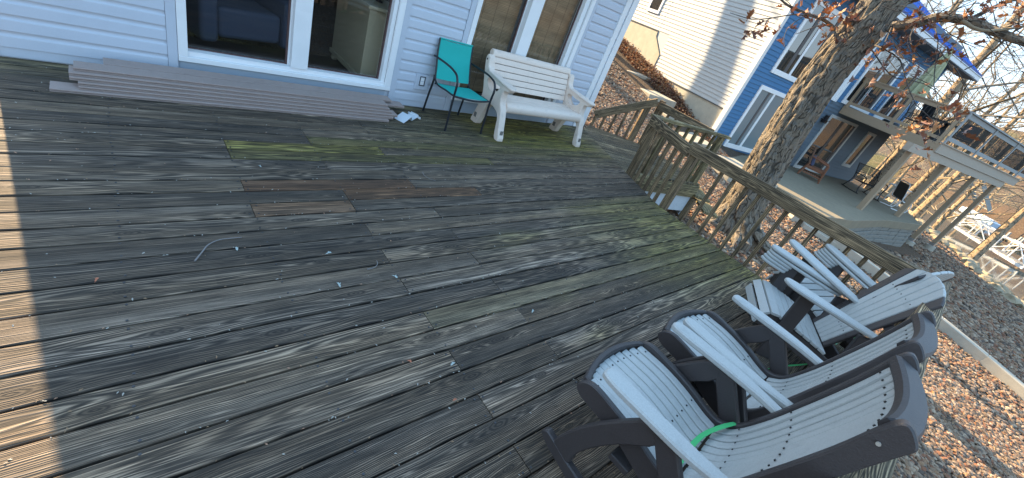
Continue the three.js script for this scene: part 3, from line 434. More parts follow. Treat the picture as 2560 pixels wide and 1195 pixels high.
// cream moulded bench
{
  const b = thing('garden_bench', 'cream moulded plastic garden bench standing on the mossy planks by the house', 'bench', [4.17, 0, -4.05]);
  const side = [[0.355, 0], [0.275, 0], [0.235, 0.12], [0.20, 0.26], [0.10, 0.315], [-0.02, 0.31], [-0.07, 0.22], [-0.12, 0.08], [-0.155, 0], [-0.275, 0], [-0.245, 0.12], [-0.205, 0.28], [-0.20, 0.40], [-0.26, 0.56], [-0.32, 0.74], [-0.325, 0.80], [-0.29, 0.83], [-0.25, 0.80], [-0.225, 0.71], [-0.16, 0.655], [0.0, 0.635], [0.16, 0.625], [0.25, 0.615], [0.275, 0.59], [0.25, 0.565], [0.19, 0.555], [0.175, 0.50], [0.19, 0.42], [0.235, 0.36], [0.265, 0.28], [0.31, 0.14]];
  const sm = (p) => soft(p, 3);
  const h1 = sm([[-0.16, 0.60], [0.0, 0.585], [0.11, 0.575], [0.07, 0.50], [-0.05, 0.46], [-0.14, 0.50], [-0.175, 0.56]]), h2 = sm([[0.155, 0.5], [0.13, 0.545], [0.10, 0.47], [0.13, 0.43]]);
  for (const s of [-1, 1]) {
    part('end_frame', sideBoard(sm(side), s * 0.745, 0.095, 0.010, [h1]), M.cream, b);
    const ap = planBoard(soft([[s * 0.70, 0.30], [s * 0.79, 0.30], [s * 0.805, 0.22], [s * 0.795, -0.1], [s * 0.785, -0.2], [s * 0.705, -0.2], [s * 0.69, -0.1], [s * 0.685, 0.22]], 3), 0, 0.03, 0.008); ap.rotateX(0.075); ap.translate(0, 0.622, 0); part('armrest', ap, M.cream, b);
    part('leg_socket', [box(0.045, 0.075, 0.004, s * 0.745 + 0.0, 0.085, 0.336, 0), box(0.004, 0.06, 0.05, s * 0.745 - 0.048, 0.10, -0.20)], std(0.2, 0.18, 0.16, 0.8), b);
    for (const [z, y] of [[0.02, 0.40], [-0.29, 0.77]]) { const g = new THREE.CylinderGeometry(0.012, 0.012, 0.003, 12); g.rotateZ(Math.PI / 2); g.translate(s * 0.745 - 0.0478, y, z); part('bolt_hole', g, M.dark, b); }
  }
  // seat: three boards with dark joints between, rolled front edge
  const L = 1.40;
  for (const [z0, z1] of [[-0.165, -0.055], [-0.049, 0.06], [0.066, 0.165]]) part('seat_board', box(L, 0.05, z1 - z0, 0, 0.402 - 0.0 * z0, (z0 + z1) / 2, 0.006), M.cream, b);
  const fr = sideBoard(soft([[0.17, 0.425], [0.21, 0.418], [0.235, 0.39], [0.235, 0.34], [0.215, 0.315], [0.18, 0.33], [0.171, 0.38]], 4), 0, L, 0.006); part('seat_front', fr, M.cream, b);
  part('seat_frame', span(-L / 2 + 0.02, L / 2 - 0.02, 0.35, 0.374, -0.15, 0.16), M.cream, b);
  // backrest: five boards leaning back, top one rolled over
  const dirY = 0.955, dirZ = -0.297, o = [-0.205, 0.46];
  for (let k = 0; k < 5; k++) { const a = k * 0.0735, c = 0.0735 * (k + 1) - 0.006, m = (a + c) / 2; const g = uvBox(new RoundedBoxGeometry(L - 0.02, c - a, 0.045, 1, 0.005)); g.rotateX(Math.atan2(dirZ, dirY)); g.translate(0, o[1] + m * dirY, o[0] + m * dirZ); part('back_board', g, M.cream, b); }
  const roll = sideBoard(soft([[-0.020, 0], [0.026, 0], [0.03, 0.05], [0.018, 0.075], [-0.02, 0.085], [-0.05, 0.065], [-0.055, 0.02], [-0.04, 0.0]], 4), 0, L + 0.04, 0.008); roll.rotateX(-0.30); roll.translate(0, o[1] + 0.368 * dirY, o[0] + 0.368 * dirZ); part('top_roll', roll, M.cream, b);
  part('back_frame', (() => { const g = box(L - 0.06, 0.36, 0.02, 0, 0, 0); g.rotateX(Math.atan2(dirZ, dirY)); g.translate(0, o[1] + 0.18 * dirY, o[0] + 0.18 * dirZ - 0.022); return g; })(), M.creamGroove, b);
}
// contoured poly rocking chairs
function slatStrip(pts, th, w, x) {             // a strip of thickness th following a (z, y) line
  const c = new THREE.CatmullRomCurve3(pts.map(p => V(p[0], p[1], 0)), false, 'centripetal').getPoints(18), up = [], lo = [];
  c.forEach((p, i) => { const q = c[Math.min(i + 1, c.length - 1)], r = c[Math.max(i - 1, 0)], d = q.clone().sub(r).normalize(); up.push([p.x, p.y]); lo.push([p.x + d.y * th, p.y - d.x * th]); });
  return sideBoard([...up, ...lo.reverse()], x, w, 0.003);
}
function makeRocker(label, x, z, turn) {
  const t = thing('rocking_chair', label, 'rocking chair', [x, 0, z], turn, 'grey rocking chairs against the front railing');
  const topL = soft([[-0.46, 0.435], [-0.42, 0.462], [-0.30, 0.455], [-0.18, 0.437], [-0.06, 0.405], [0.0, 0.40], [0.05, 0.435], [0.10, 0.555], [0.15, 0.73], [0.20, 0.93], [0.232, 1.09], [0.243, 1.112], [0.258, 1.116], [0.298, 1.082], [0.302, 1.07], [0.296, 1.045], [0.275, 0.96], [0.235, 0.79], [0.185, 0.61], [0.135, 0.45], [0.08, 0.345], [0.0, 0.295], [-0.08, 0.298], [-0.2, 0.340], [-0.34, 0.362], [-0.44, 0.372], [-0.472, 0.40]], 4);
  for (const s of [-1, 1]) part('side_board', sideBoard(topL, s * 0.250, 0.030, 0.005), M.polyDark, t);
  const N = 10, hw = 0.232, w = 0.0432;
  const seatSlats = [], screws = [];
  for (let i = 0; i < N; i++) {
    const xx = -hw + (i + 0.5) * (2 * hw / N), q = 1 - (xx / hw) * (xx / hw), dn = 0.020 * q, bk = 0.034 * q;
    part('seat_slat', slatStrip([[-0.435 - 0.052 * q, 0.437 - dn], [-0.30, 0.438 - dn], [-0.18, 0.421 - dn], [-0.06, 0.389 - dn], [0.0 + 0.2 * dn, 0.380 - dn]], 0.016, w, xx), M.polyGrey, t);
    part('back_slat', slatStrip([[0.006 + 0.3 * bk, 0.383 - dn], [0.052 + bk * 0.7, 0.425 - dn * 0.5], [0.105 + bk, 0.55], [0.155 + bk, 0.722], [0.205 + bk, 0.922], [0.232 + bk, 1.055 + 0.018 * q]], 0.016, w, xx), M.polyGrey, t);
    for (const [zz, yy, n] of [[-0.40 - 0.05 * q, 0.437 - dn, 0], [-0.13, 0.408 - dn, 0], [0.068 + bk * 0.75, 0.46, 1], [0.142 + bk, 0.68, 1], [0.222 + bk, 1.015, 1]]) { const g = new THREE.CylinderGeometry(0.0042, 0.0042, 0.003, 8); if (n) g.rotateX(-Math.PI / 2 + 0.26); g.translate(xx, yy + (n ? 0 : 0.0015), zz - (n ? 0.002 : 0)); screws.push(g); }
  }
  part('screw', screws, M.screw, t);
  // bowed front bar and top bar
  const arc = (z0, b, th) => { const o = [], c = []; for (let i = 0; i <= 12; i++) { const xx = -0.235 + 0.47 * i / 12, q = 1 - (xx / 0.235) ** 2; o.push([xx, z0 - b * q]); c.push([xx, z0 - b * q - th]); } return [...o, ...c.reverse()]; };
  part('front_bar', planBoard(arc(-0.437, 0.052, 0.03), 0.388, 0.058, 0.006), M.polyDark, t);
  { const o = [], c = []; for (let i = 0; i <= 14; i++) { const xx = -0.235 + 0.47 * i / 14, q = 1 - (xx / 0.235) ** 2; o.push([xx, 0.036 * q]); c.push([xx, 0.036 * q + 0.075]); } const g = planBoard([...o, ...c.reverse()], 0, 0.046, 0.010); g.rotateX(0.2); g.translate(0, 1.052, 0.215); part('top_bar', g, M.polyDark, t); }
  for (const s of [-1, 1]) {
    const x = s * 0.300;
    part('rocker', sideBoard(soft([[-0.475, 0.10], [-0.455, 0.135], [-0.42, 0.13], [-0.30, 0.098], [-0.1, 0.072], [0.12, 0.07], [0.36, 0.10], [0.52, 0.135], [0.535, 0.10], [0.50, 0.06], [0.3, 0.015], [0.05, 0.0], [-0.15, 0.01], [-0.33, 0.04]], 4), x, 0.036, 0.006), M.polyDark, t);
    part('front_leg', sideBoard(soft([[-0.405, 0.115], [-0.40, 0.17], [-0.335, 0.338], [-0.253, 0.479], [-0.17, 0.585], [-0.135, 0.583], [-0.108, 0.535], [-0.205, 0.395], [-0.27, 0.27], [-0.305, 0.17], [-0.31, 0.095]], 3), x, 0.034, 0.006), M.polyDark, t);
    part('rear_leg', sideBoard([[-0.163, 0.583], [-0.06, 0.583], [0.33, 0.085], [0.225, 0.075], [-0.10, 0.50]], x + s * 0.002, 0.036, 0.006), M.polyDark, t);
    const ax = s * 0.305, arm = [[-0.052, -0.36], [-0.035, -0.395], [0.03, -0.395], [0.05, -0.36], [0.056, -0.2], [0.05, -0.02], [0.022, 0.09], [-0.006, 0.165], [-0.05, 0.18], [-0.062, 0.155], [-0.045, 0.03], [-0.046, -0.15]];
    part('armrest', planBoard(soft(arm.map(([a, b]) => [ax + s * a * 0.72, b]), 4), 0.584, 0.03, 0.007), M.polyGrey, t);
  }
  part('cross_rail', [span(-0.283, 0.283, 0.27, 0.30, -0.21, -0.12, 0.005), span(-0.283, 0.283, 0.20, 0.28, 0.17, 0.20, 0.005)], M.polyDark, t);
  for (const s of [-1, 1]) for (const [zz, yy] of [[0.245, 1.03]]) { const g = new THREE.CylinderGeometry(0.006, 0.006, 0.004, 8); g.rotateZ(Math.PI / 2); g.translate(s * 0.2705, yy, zz); part('bolt', g, M.bolt, t); }
  return t;
}
const rockA = makeRocker('grey and black slatted rocking chair standing nearest to the viewer', 1.60, -0.02, 0.085);
const rockB = copyThing(rockA, [2.283, 0, -0.04], 0.0, 'grey and black rocking chair between the nearest rocker and the corner Adirondacks');

// fan-back Adirondack chairs
function makeAdirondack(label, x, z, turn) {
  const t = thing('adirondack_chair', label, 'Adirondack chair', [x, 0, z], turn, 'Adirondack chairs in the railing corner');
  for (const s of [-1, 1]) {
    part('side_rail', sideBoard(soft([[-0.035, 0.22], [-0.045, 0.285], [-0.01, 0.325], [0.05, 0.328], [0.25, 0.285], [0.47, 0.225], [0.70, 0.13], [0.88, 0.055], [0.90, 0.0], [0.74, 0.0], [0.5, 0.085], [0.25, 0.15], [0.06, 0.185]], 3), s * 0.232, 0.034, 0.005), M.polyDark, t);
    part('front_leg', bar(V(s * 0.268, 0, 0.15), V(s * 0.268, 0.578, 0.115), 0.034, 0.10, V(0, 0, 1), 0.005), M.polyDark, t);
    part('arm_support', bar(V(s * 0.270, 0.0, 0.60), V(s * 0.275, 0.508, 0.555), 0.034, 0.085, V(0, 0, 1), 0.005), M.polyDark, t);
    const ax = s * 0.295, o = [[-0.035, -0.075], [0.0, -0.10], [0.045, -0.085], [0.072, -0.03], [0.078, 0.12], [0.07, 0.30], [0.055, 0.47], [0.02, 0.60], [-0.02, 0.64], [-0.045, 0.60], [-0.05, 0.45], [-0.055, 0.25], [-0.055, 0.05]];
    const arm = planBoard(soft(o.map(([a, b]) => [ax + s * a, b]), 4), 0, 0.03, 0.008); arm.rotateX(0.125); arm.translate(0, 0.602, 0); part('armrest', arm, M.polyGrey, t);
    if (s > 0) for (let k = 0; k < 4; k++) { const len = k === 0 ? 0.52 : 0.12 - 0.012 * k, oo = [[-0.045, -0.06 - 0.012 * k], [0.0, -0.095 - 0.010 * k], [0.05, -0.07], [0.066, 0.0], [0.062, len], [-0.045, len], [-0.058, 0.0]]; const g = planBoard(soft(oo.map(([a, b]) => [ax - 0.006 * k + s * a, b]), 4), 0, 0.022, 0.005); g.rotateX(0.125); g.translate(0, 0.573 - 0.0255 * k, 0); part('tray_slat', g, M.polyGrey, t); }
    for (const [zz, yy] of [[0.12, 0.26], [0.16, 0.22], [0.58, 0.16]]) { const g = new THREE.CylinderGeometry(0.009, 0.009, 0.006, 10); g.rotateZ(Math.PI / 2); g.translate(s * 0.2885, yy, zz); part('bolt', g, M.bolt, t); }
  }
  // seat slats over the curve
  const sp = [[-0.052, 0.245, 1.35], [-0.028, 0.318, 0.75], [0.032, 0.345, 0.10], [0.098, 0.337, -0.14], [0.165, 0.322, -0.2], [0.232, 0.307, -0.22], [0.298, 0.291, -0.24], [0.365, 0.273, -0.26], [0.43, 0.255, -0.28]];
  for (const [zz, yy, a] of sp) { const g = uvBox(new RoundedBoxGeometry(0.53, 0.022, 0.061, 1, 0.004)); g.rotateX(-a); g.translate(0, yy, zz); part('seat_slat', g, M.polyGrey, t); }
  // fan of back slats in the back's own plane
  const back = new THREE.Matrix4().makeBasis(V(1, 0, 0), V(0, 0.93, 0.367).normalize(), V(0, -0.367, 0.93).normalize()).setPosition(0, 0.27, 0.455);
  const n = 7, H = 0.80, arcTop = (a) => H * (1 - 1.55 * a * a) ;
  for (let i = 0; i < n; i++) {
    const b0 = -0.185 + i * 0.37 / n + 0.0025, b1 = -0.185 + (i + 1) * 0.37 / n - 0.0025, k = 1.52, t0 = b0 * k, t1 = b1 * k, y0 = arcTop(t0), y1 = arcTop(t1), ym = arcTop((t0 + t1) / 2) + 0.003, dark = i === 0 || i === n - 1;
    const g = uvBox(extrude(poly([[b0, 0], [b1, 0], [mix(b0, t1 + (b0 - b1) * 0, 0) + (b1 - b0), 0], [t1, y1], [(t0 + t1) / 2, ym], [t0, y0]].filter((q, j) => j !== 2)), 0.022, 0.005)); g.applyMatrix4(back); part('back_slat', g, dark ? M.polyDark : M.polyGrey, t);
    for (const h of [0.16, 0.58]) { const s = new THREE.CylinderGeometry(0.0045, 0.0045, 0.003, 8); s.rotateX(Math.PI / 2); s.translate(mix(b0, t0, h / H) * 0.5 + mix(b1, t1, h / H) * 0.5, h, -0.0005); s.applyMatrix4(back); part('screw', s, M.screw, t); }
  }
  for (const [h, hw, th] of [[0.16, 0.20, 0.05], [0.40, 0.30, 0.06], [0.60, 0.225, 0.06]]) { const g = box(hw * 2, th, 0.03, 0, h, 0.040, 0.004); g.applyMatrix4(back); part('back_rail', g, M.polyDark, t); }
  return t;
}
const adiC = makeAdirondack('grey fan-back Adirondack chair turned to the left in front of the other one', 3.62, -0.437, 0.50);
const adiD = copyThing(adiC, [4.47, 0.03, -0.47], -0.28, 'grey Adirondack chair half hidden behind the other, beside the side railing');

// green ratchet strap tying the chairs together
{
  const s = thing('ratchet_strap', 'bright green ratchet strap tied through the chairs along the front railing', 'strap');
  const ribbon = (pts, w, upv) => { const c = new THREE.CatmullRomCurve3(pts, false, 'centripetal'), n = 40, pos = [], idx = []; for (let i = 0; i <= n; i++) { const p = c.getPoint(i / n), d = c.getTangent(i / n), u = upv.clone().addScaledVector(d, -d.dot(upv)).normalize().multiplyScalar(w / 2); for (const q of [p.clone().add(u), p.clone().sub(u)]) pos.push(q.x, q.y, q.z); if (i < n) { const a = i * 2; idx.push(a, a + 1, a + 2, a + 2, a + 1, a + 3); } } const g = new THREE.BufferGeometry(); g.setAttribute('position', new THREE.Float32BufferAttribute(pos, 3)); g.setIndex(idx); g.computeVertexNormals(); return g; };
  const m = M.strap; m.side = THREE.DoubleSide; M.strapTip.side = THREE.DoubleSide;
  part('webbing', [ribbon([V(1.26, 0.40, 0.06), V(1.335, 0.42, -0.01), V(1.45, 0.395, -0.025), V(1.70, 0.395, -0.04), V(1.86, 0.44, 0.01), V(1.93, 0.38, 0.02), V(2.05, 0.30, 0.0), V(2.3, 0.28, -0.01), V(2.55, 0.30, 0.0), V(2.62, 0.36, 0.03)], 0.024, V(0, 0.5, 1))], m, s);
  part('webbing', [ribbon([at(1885, 932, 3.05), at(1945, 917, 3.12), at(2000, 912, 3.18), at(2062, 905, 3.25)], 0.026, V(0, 1, 0.2)), ribbon([at(2062, 770, 3.86), at(2085, 808, 3.74), at(2108, 828, 3.64), at(2132, 848, 3.6), at(2152, 868, 3.58)], 0.05, V(0.3, 0.3, 1))], m, s);
  part('loose_end', [ribbon([at(2108, 828, 3.6), at(2100, 845, 3.57), at(2088, 857, 3.55)], 0.045, V(1, 0.1, 0.4))], M.strapTip, s);
  const c = at(2160, 874, 3.56), r = new THREE.Group(); r.name = 'ratchet'; r.position.copy(c); r.rotation.y = 0.7; s.add(r);
  const cy = new THREE.CylinderGeometry(0.022, 0.022, 0.045, 14); cy.rotateZ(Math.PI / 2); part('drum', cy, M.steel, r); part('handle', [box(0.006, 0.03, 0.11, -0.024, 0.0, 0.05, 0.002), box(0.006, 0.03, 0.11, 0.024, 0, 0.05, 0.002), box(0.05, 0.02, 0.012, 0, 0, 0.10, 0.004)], M.steel, r);
}

// ---------------------------------------------------------------- the neighbouring house; its own axes: x along the lake front, z out toward the lake
const NT = -14 * Math.PI / 180, NC = [13.64, 0, -5.69];
const nw = (x, y, z) => V(NC[0] + Math.cos(NT) * x + Math.sin(NT) * z, y, NC[2] - Math.sin(NT) * x + Math.cos(NT) * z);
const hood = thing('neighbour_house', 'blue and grey two storey house with bright blue metal roof beyond the oak', 'house', NC, NT);
function lapWall(len, y0, y1, h, topFn) {        // sawtooth siding in the plane z = 0, from x = 0
  const gs = []; let k = 0;
  for (let y = y0; y < y1; y += h, k++) { const p = [[-0.02, 0], [0.018, 0], [0.020, 0.012], [0.004, h], [-0.02, h]]; const g = extrude(poly(p), len, 0); g.applyMatrix4(new THREE.Matrix4().makeBasis(V(0, 0, 1), V(0, 1, 0), V(-1, 0, 0))); g.translate(len, y, 0); gs.push(uvBox(g)); }
  return mergeGeometries(gs);
}
{
  const H = hood, W = 10.08, D = 15;
  part('wall', [span(0.03, W - 0.01, -0.9, 5.2, -0.2, -0.021), span(W - 0.2, W - 0.01, -0.9, 5.2, -D, -0.21), span(0.03, W - 0.21, -0.9, 5.2, -D, -D + 0.2)], M.slateSiding, H);
  const lower = lapWall(W, -0.46, 2.0, 0.118); part('front_siding', lower, M.slateSiding, H);
  part('front_siding', lapWall(4.55, -0.46 + 0.003, 4.9, 0.1181).translate(0.03, 0, 0.006), M.blueSiding, H);
  part('front_siding', lapWall(W - 4.7, 2.01, 4.5, 0.118).translate(4.7, 0, 0.004), M.blueSiding, H);
  // side wall: siding over a stepped foundation
  const side = new THREE.Group(); side.name = 'side_wall'; H.add(side);
  const turnL = (g) => {                           // local x of the wall runs back from the corner, its outside faces -x
    g = prep(g); g.applyMatrix4(new THREE.Matrix4().makeBasis(V(0, 0, -1), V(0, 1, 0), V(-1, 0, 0)));
    for (const a of Object.values(g.attributes)) { const n = a.itemSize, q = a.array; for (let i = 0; i < a.count; i += 3) for (let k = 0; k < n; k++) { const t = q[(i + 1) * n + k]; q[(i + 1) * n + k] = q[(i + 2) * n + k]; q[(i + 2) * n + k] = t; } }
    return g;
  };
  part('foundation', turnL(span(0, 3.66, -1.2, 0.63, -0.19, 0.0)), M.found, side);
  part('foundation', turnL(mergeGeometries([span(4.3, D, -0.5, 1.9, -0.19, 0.001), sideBoardX([[3.661, -0.5], [4.299, -0.5], [4.299, 1.75], [3.69, 1.22], [3.661, 0.8]], 0.19)].map(prep))), M.found, side);
  part('side_siding', turnL(lapWall(3.70, 0.64, 1.9, 0.118)), M.greySiding, side);
  part('side_siding', turnL(lapWall(4.32, 1.9, 5.2, 0.118)), M.greySiding, side);
  part('side_siding', turnL(lapWall(D - 4.33, 1.9, 7.2, 0.118).translate(4.33, 0, 0.002)), M.greySiding, side);
  part('side_siding', turnL(sideBoardX([[3.70, 0.8], [3.72, 1.25], [4.28, 1.72], [4.34, 1.9], [3.70, 1.9]], 0.03).translate(0, 0, 0.006)), M.greySiding, side);
  part('drip_edge', turnL(mergeGeometries([span(0, 3.67, 0.615, 0.638, 0.0, 0.028), span(4.33, D, 1.88, 1.898, 0.0, 0.028), bar(V(3.69, 0.64, 0.02), V(3.71, 1.22, 0.02), 0.03, 0.02), bar(V(3.71, 1.22, 0.02), V(4.29, 1.70, 0.02), 0.03, 0.02), bar(V(4.29, 1.70, 0.02), V(4.33, 1.89, 0.02), 0.03, 0.02)].map(prep))), std(0.08, 0.09, 0.10, 0.6), side);
  part('corner_trim', [span(-0.034, -0.002, -0.5, 5.1, -0.13, 0.03, 0.003), span(-0.0019, 0.10, -0.5, 5.1, 0.008, 0.03, 0.003)], std(0.74, 0.73, 0.70, 0.5), H);
  const sw = new THREE.Group(); sw.name = 'window'; H.add(sw);
  part('frame', turnL(mergeGeometries([span(4.72, 4.80, 2.36, 3.6, 0.02, 0.05), span(5.32, 5.40, 2.36, 3.6, 0.02, 0.05), span(4.801, 5.319, 2.36, 2.46, 0.02, 0.055)])), M.trim, sw); part('pane', turnL(span(4.801, 5.319, 2.461, 3.6, 0.012, 0.028)), M.pane, sw);
  // front windows: frame boards, mullion, panes set back
  const win = (name, x0, x1, y0, y1, mull, pane = M.pane, fw = 0.11, fm = M.trim, sashes = []) => {
    const w = new THREE.Group(); w.name = name; H.add(w); const z0 = 0.012, z1 = 0.055;
    part('frame', [span(x0, x0 + fw, y0, y1, z0, z1, 0.004), span(x1 - fw, x1, y0, y1, z0, z1, 0.004), span(x0 + fw, x1 - fw, y1 - fw, y1, z0, z1, 0.004)], fm, w);
    part('sill', span(x0 + fw, x1 - fw, y0, y0 + fw * 1.15, z0, z1 + 0.012, 0.004), fm, w);
    const ms = [x0 + fw, ...mull.flatMap(m => [m - fw * 0.42, m + fw * 0.42]), x1 - fw];
    mull.forEach(m => part('mullion', span(m - fw * 0.42, m + fw * 0.42, y0 + fw * 1.15, y1 - fw, z0, z1 - 0.008, 0.003), fm, w));
    for (let i = 0; i < ms.length; i += 2) part('pane', span(ms[i], ms[i + 1], y0 + fw * 1.15, y1 - fw, z0 - 0.01, 0.030), Array.isArray(pane) ? pane[i / 2] : pane, w);
    if (sashes.length) part('sash', sashes.map(([a, b]) => span(a, b, y0 + fw * 1.15, y1 - fw, 0.0302, 0.042)), std(0.10, 0.085, 0.08, 0.6), w);
    return w;
  };
  const curtain = std(0.20, 0.24, 0.25, 0.06);
  win('window', 0.73, 2.62, -0.40, 1.615, [1.55], curtain, 0.12, M.trim, [[1.25, 1.34], [2.30, 2.38]]);
  win('window', 0.73, 2.50, 1.99, 4.02, [1.62], M.pane, 0.12, M.trim, [[1.25, 1.40], [2.16, 2.30]]);
  win('patio_door', 5.16, 7.22, -0.49, 1.605, [], [M.pane], 0.10, std(0.52, 0.52, 0.50, 0.5), [[6.06, 6.22], [7.0, 7.12]]);
  win('window', 8.26, 8.97, 0.05, 1.535, [], M.pane, 0.10, std(0.52, 0.52, 0.50, 0.5), [[8.74, 8.80]]);
  win('patio_door', 5.15, 7.26, 2.03, 3.96, [6.22], M.pane, 0.12, M.trim, [[5.9, 6.0], [6.95, 7.1]]);
  win('window', 7.72, 9.46, 2.03, 4.03, [8.6], M.pane, 0.12, M.trim, [[8.3, 8.4], [9.0, 9.15]]);
  part('corner_trim', [span(4.60, 4.72, 1.98, 4.5, 0.02, 0.10, 0.004), span(4.40, 4.5999, 1.98, 4.5, 0.01, 0.07, 0.004)], M.trim, H);
  part('wall_lamp', [box(0.16, 0.10, 0.14, 4.86, 1.30, 0.10, 0.01), box(0.10, 0.2, 0.10, 4.86, 1.42, 0.10, 0.01), box(0.3, 0.02, 0.22, 4.86, 1.36, 0.12, 0.004)], M.black, H);
  // roof with standing ribs, gutter and soffit
  const ry = (z) => 4.60 + (0.62 - z) * 0.52, rx0 = -0.5, rx1 = 11.15, zr = -6.9;
  const slope = Math.atan(0.52), pl = (x0, x1, z0, z1, t, up) => { const g = bar(V((x0 + x1) / 2, ry(z0) + up, z0), V((x0 + x1) / 2, ry(z1) + up, z1), x1 - x0, t, V(0, 1, 0)); return g; };
  const rf = new THREE.Group(); rf.name = 'roof'; H.add(rf);
  part('roof_sheet', [pl(rx0, rx1, 0.66, zr, 0.04, 0.06), (() => { const g = bar(V((rx0 + rx1) / 2, ry(zr) + 0.06, zr - 0.02), V((rx0 + rx1) / 2, 4.66, -14.6), rx1 - rx0, 0.04); return g; })()], M.roofBlue, rf);
  const ribs = []; for (let x = rx0 + 0.05; x < rx1; x += 0.23) part('roof_rib', pl(x - 0.022, x + 0.022, 0.665, zr, 0.03, 0.094), M.roofBlue, rf);
  part('gutter', [span(rx0, rx1, 4.45, 4.58, 0.60, 0.72, 0.01), span(rx0, rx1, 4.585, 4.61, 0.585, 0.74, 0.005)], M.white, rf);
  part('gutter_screen', span(rx0, rx1, 4.612, 4.68, 0.60, 0.70), std(0.02, 0.06, 0.25, 0.5), rf);
  part('soffit', span(rx0, rx1, 4.42, 4.448, 0.02, 0.70), std(0.14, 0.15, 0.17, 0.8), rf);
  part('rake_board', [pl(rx1 - 0.03, rx1 + 0.0, 0.60, zr, 0.2, -0.07)], M.white, rf);
  part('gable', sideBoard(poly([[-0.05, 5.19], [-6.9, ry(-6.9) - 0.05], [-14.2, 5.19]]), 0.16, 0.2, 0), M.greySiding, H);
}
function sideBoardX(pts, t) { const g = extrude(poly(pts), t, 0); g.translate(0, 0, -t); return uvBox(g); }

// upper deck of the neighbouring house
{
  const d = thing('balcony_deck', 'raised timber balcony deck on tall posts along the front of the blue house', 'balcony', NC, NT);
  const X0 = 5.47, X1 = 14.6, Z = 3.07;
  for (let k = 0; k < 22; k++) part('plank', span(X0 + 0.02, X1, 1.965, 1.998, 0.03 + k * 0.1395, 0.16 + k * 0.1395), M.oldWood, d);
  part('rim_board', span(X0 - 0.02, X0 + 0.019, 1.72, 2.0, 0.03, Z + 0.05, 0.004), M.newWood, d); part('rim_board', span(X0 - 0.02, X1, 1.74, 2.02, Z + 0.051, Z + 0.09, 0.004), M.newWoodPale, d);
  part('rim_cap', span(X0 - 0.04, X1, 2.0205, 2.05, Z - 0.02, Z + 0.13, 0.004), M.newWoodPale, d);
  part('beam', [span(3.9, 13.6, 1.50, 1.735, Z - 0.12, Z + 0.05, 0.004)], M.newWoodPale, d);
  part('joist', Array.from({ length: 20 }, (_, i) => span(X0 + 0.4 + i * 0.42, X0 + 0.44 + i * 0.42, 1.74, 1.96, 0.03, Z - 0.02)), M.oldWood, d);
  for (const [x, b] of [[4.33, -1.10], [7.3, -1.28], [10.5, -1.42], [13.1, -1.52]]) {
    part('post', [span(x - 0.075, x + 0.075, b, 1.499, Z - 0.11, Z + 0.04, 0.004)], M.newWood, d);
    part('post_bracket', span(x - 0.085, x + 0.085, b - 0.02, b + 0.14, Z - 0.12, Z + 0.05, 0.004), M.steel, d);
    const f = new THREE.CylinderGeometry(0.19, 0.21, 0.5, 14); f.translate(x, b - 0.24, Z - 0.035); part('footing', f, M.concrete, d);
  }
  // left rail: timber with thin black balusters
  const r = new THREE.Group(); r.name = 'left_rail'; d.add(r);
  part('rail', [span(X0 - 0.03, X0 + 0.06, 2.95, 2.99, -0.0 + 0.05, Z, 0.004), span(X0 - 0.005, X0 + 0.035, 2.83, 2.949, 0.05, Z, 0.004), span(X0 - 0.005, X0 + 0.035, 2.08, 2.17, 0.05, Z, 0.004)], M.newWood, r);
  for (let z = 0.16; z < Z - 0.1; z += 0.115) part('baluster', span(X0 + 0.007, X0 + 0.023, 2.10, 2.9, z, z + 0.016), M.black, r);
  for (const z of [0.12, 1.62, Z - 0.06]) part('post', span(X0 - 0.03, X0 + 0.06, 1.95, 2.95, z - 0.045, z + 0.045, 0.004), M.newWood, r);
  // front rail: pale framed panels of dark balusters
  const q = new THREE.Group(); q.name = 'front_rail'; d.add(q);
  part('rail', span(X0, X1, 2.99, 3.03, Z - 0.02, Z + 0.12, 0.004), M.greyWood, q);
  for (let k = 0; k < 4; k++) {
    const a = X0 + 0.05 + k * 2.73, b = a + 2.68;
    part('panel_frame', [span(a, b, 2.85, 2.985, Z + 0.02, Z + 0.06, 0.003), span(a, b, 2.15, 2.26, Z + 0.02, Z + 0.06, 0.003), span(a - 0.05, a + 0.05, 2.05, 2.989, Z + 0.061, Z + 0.095, 0.003)], M.greyWood, q);
    part('post', span(b - 0.22, b - 0.08, 2.05, 2.985, Z - 0.09, Z + 0.015, 0.003), M.oldWood, q);
    for (let x = a + 0.1; x < b - 0.05; x += 0.10) part('baluster', span(x, x + 0.016, 2.262, 2.848, Z + 0.03, Z + 0.046), M.black, q);
  }
}
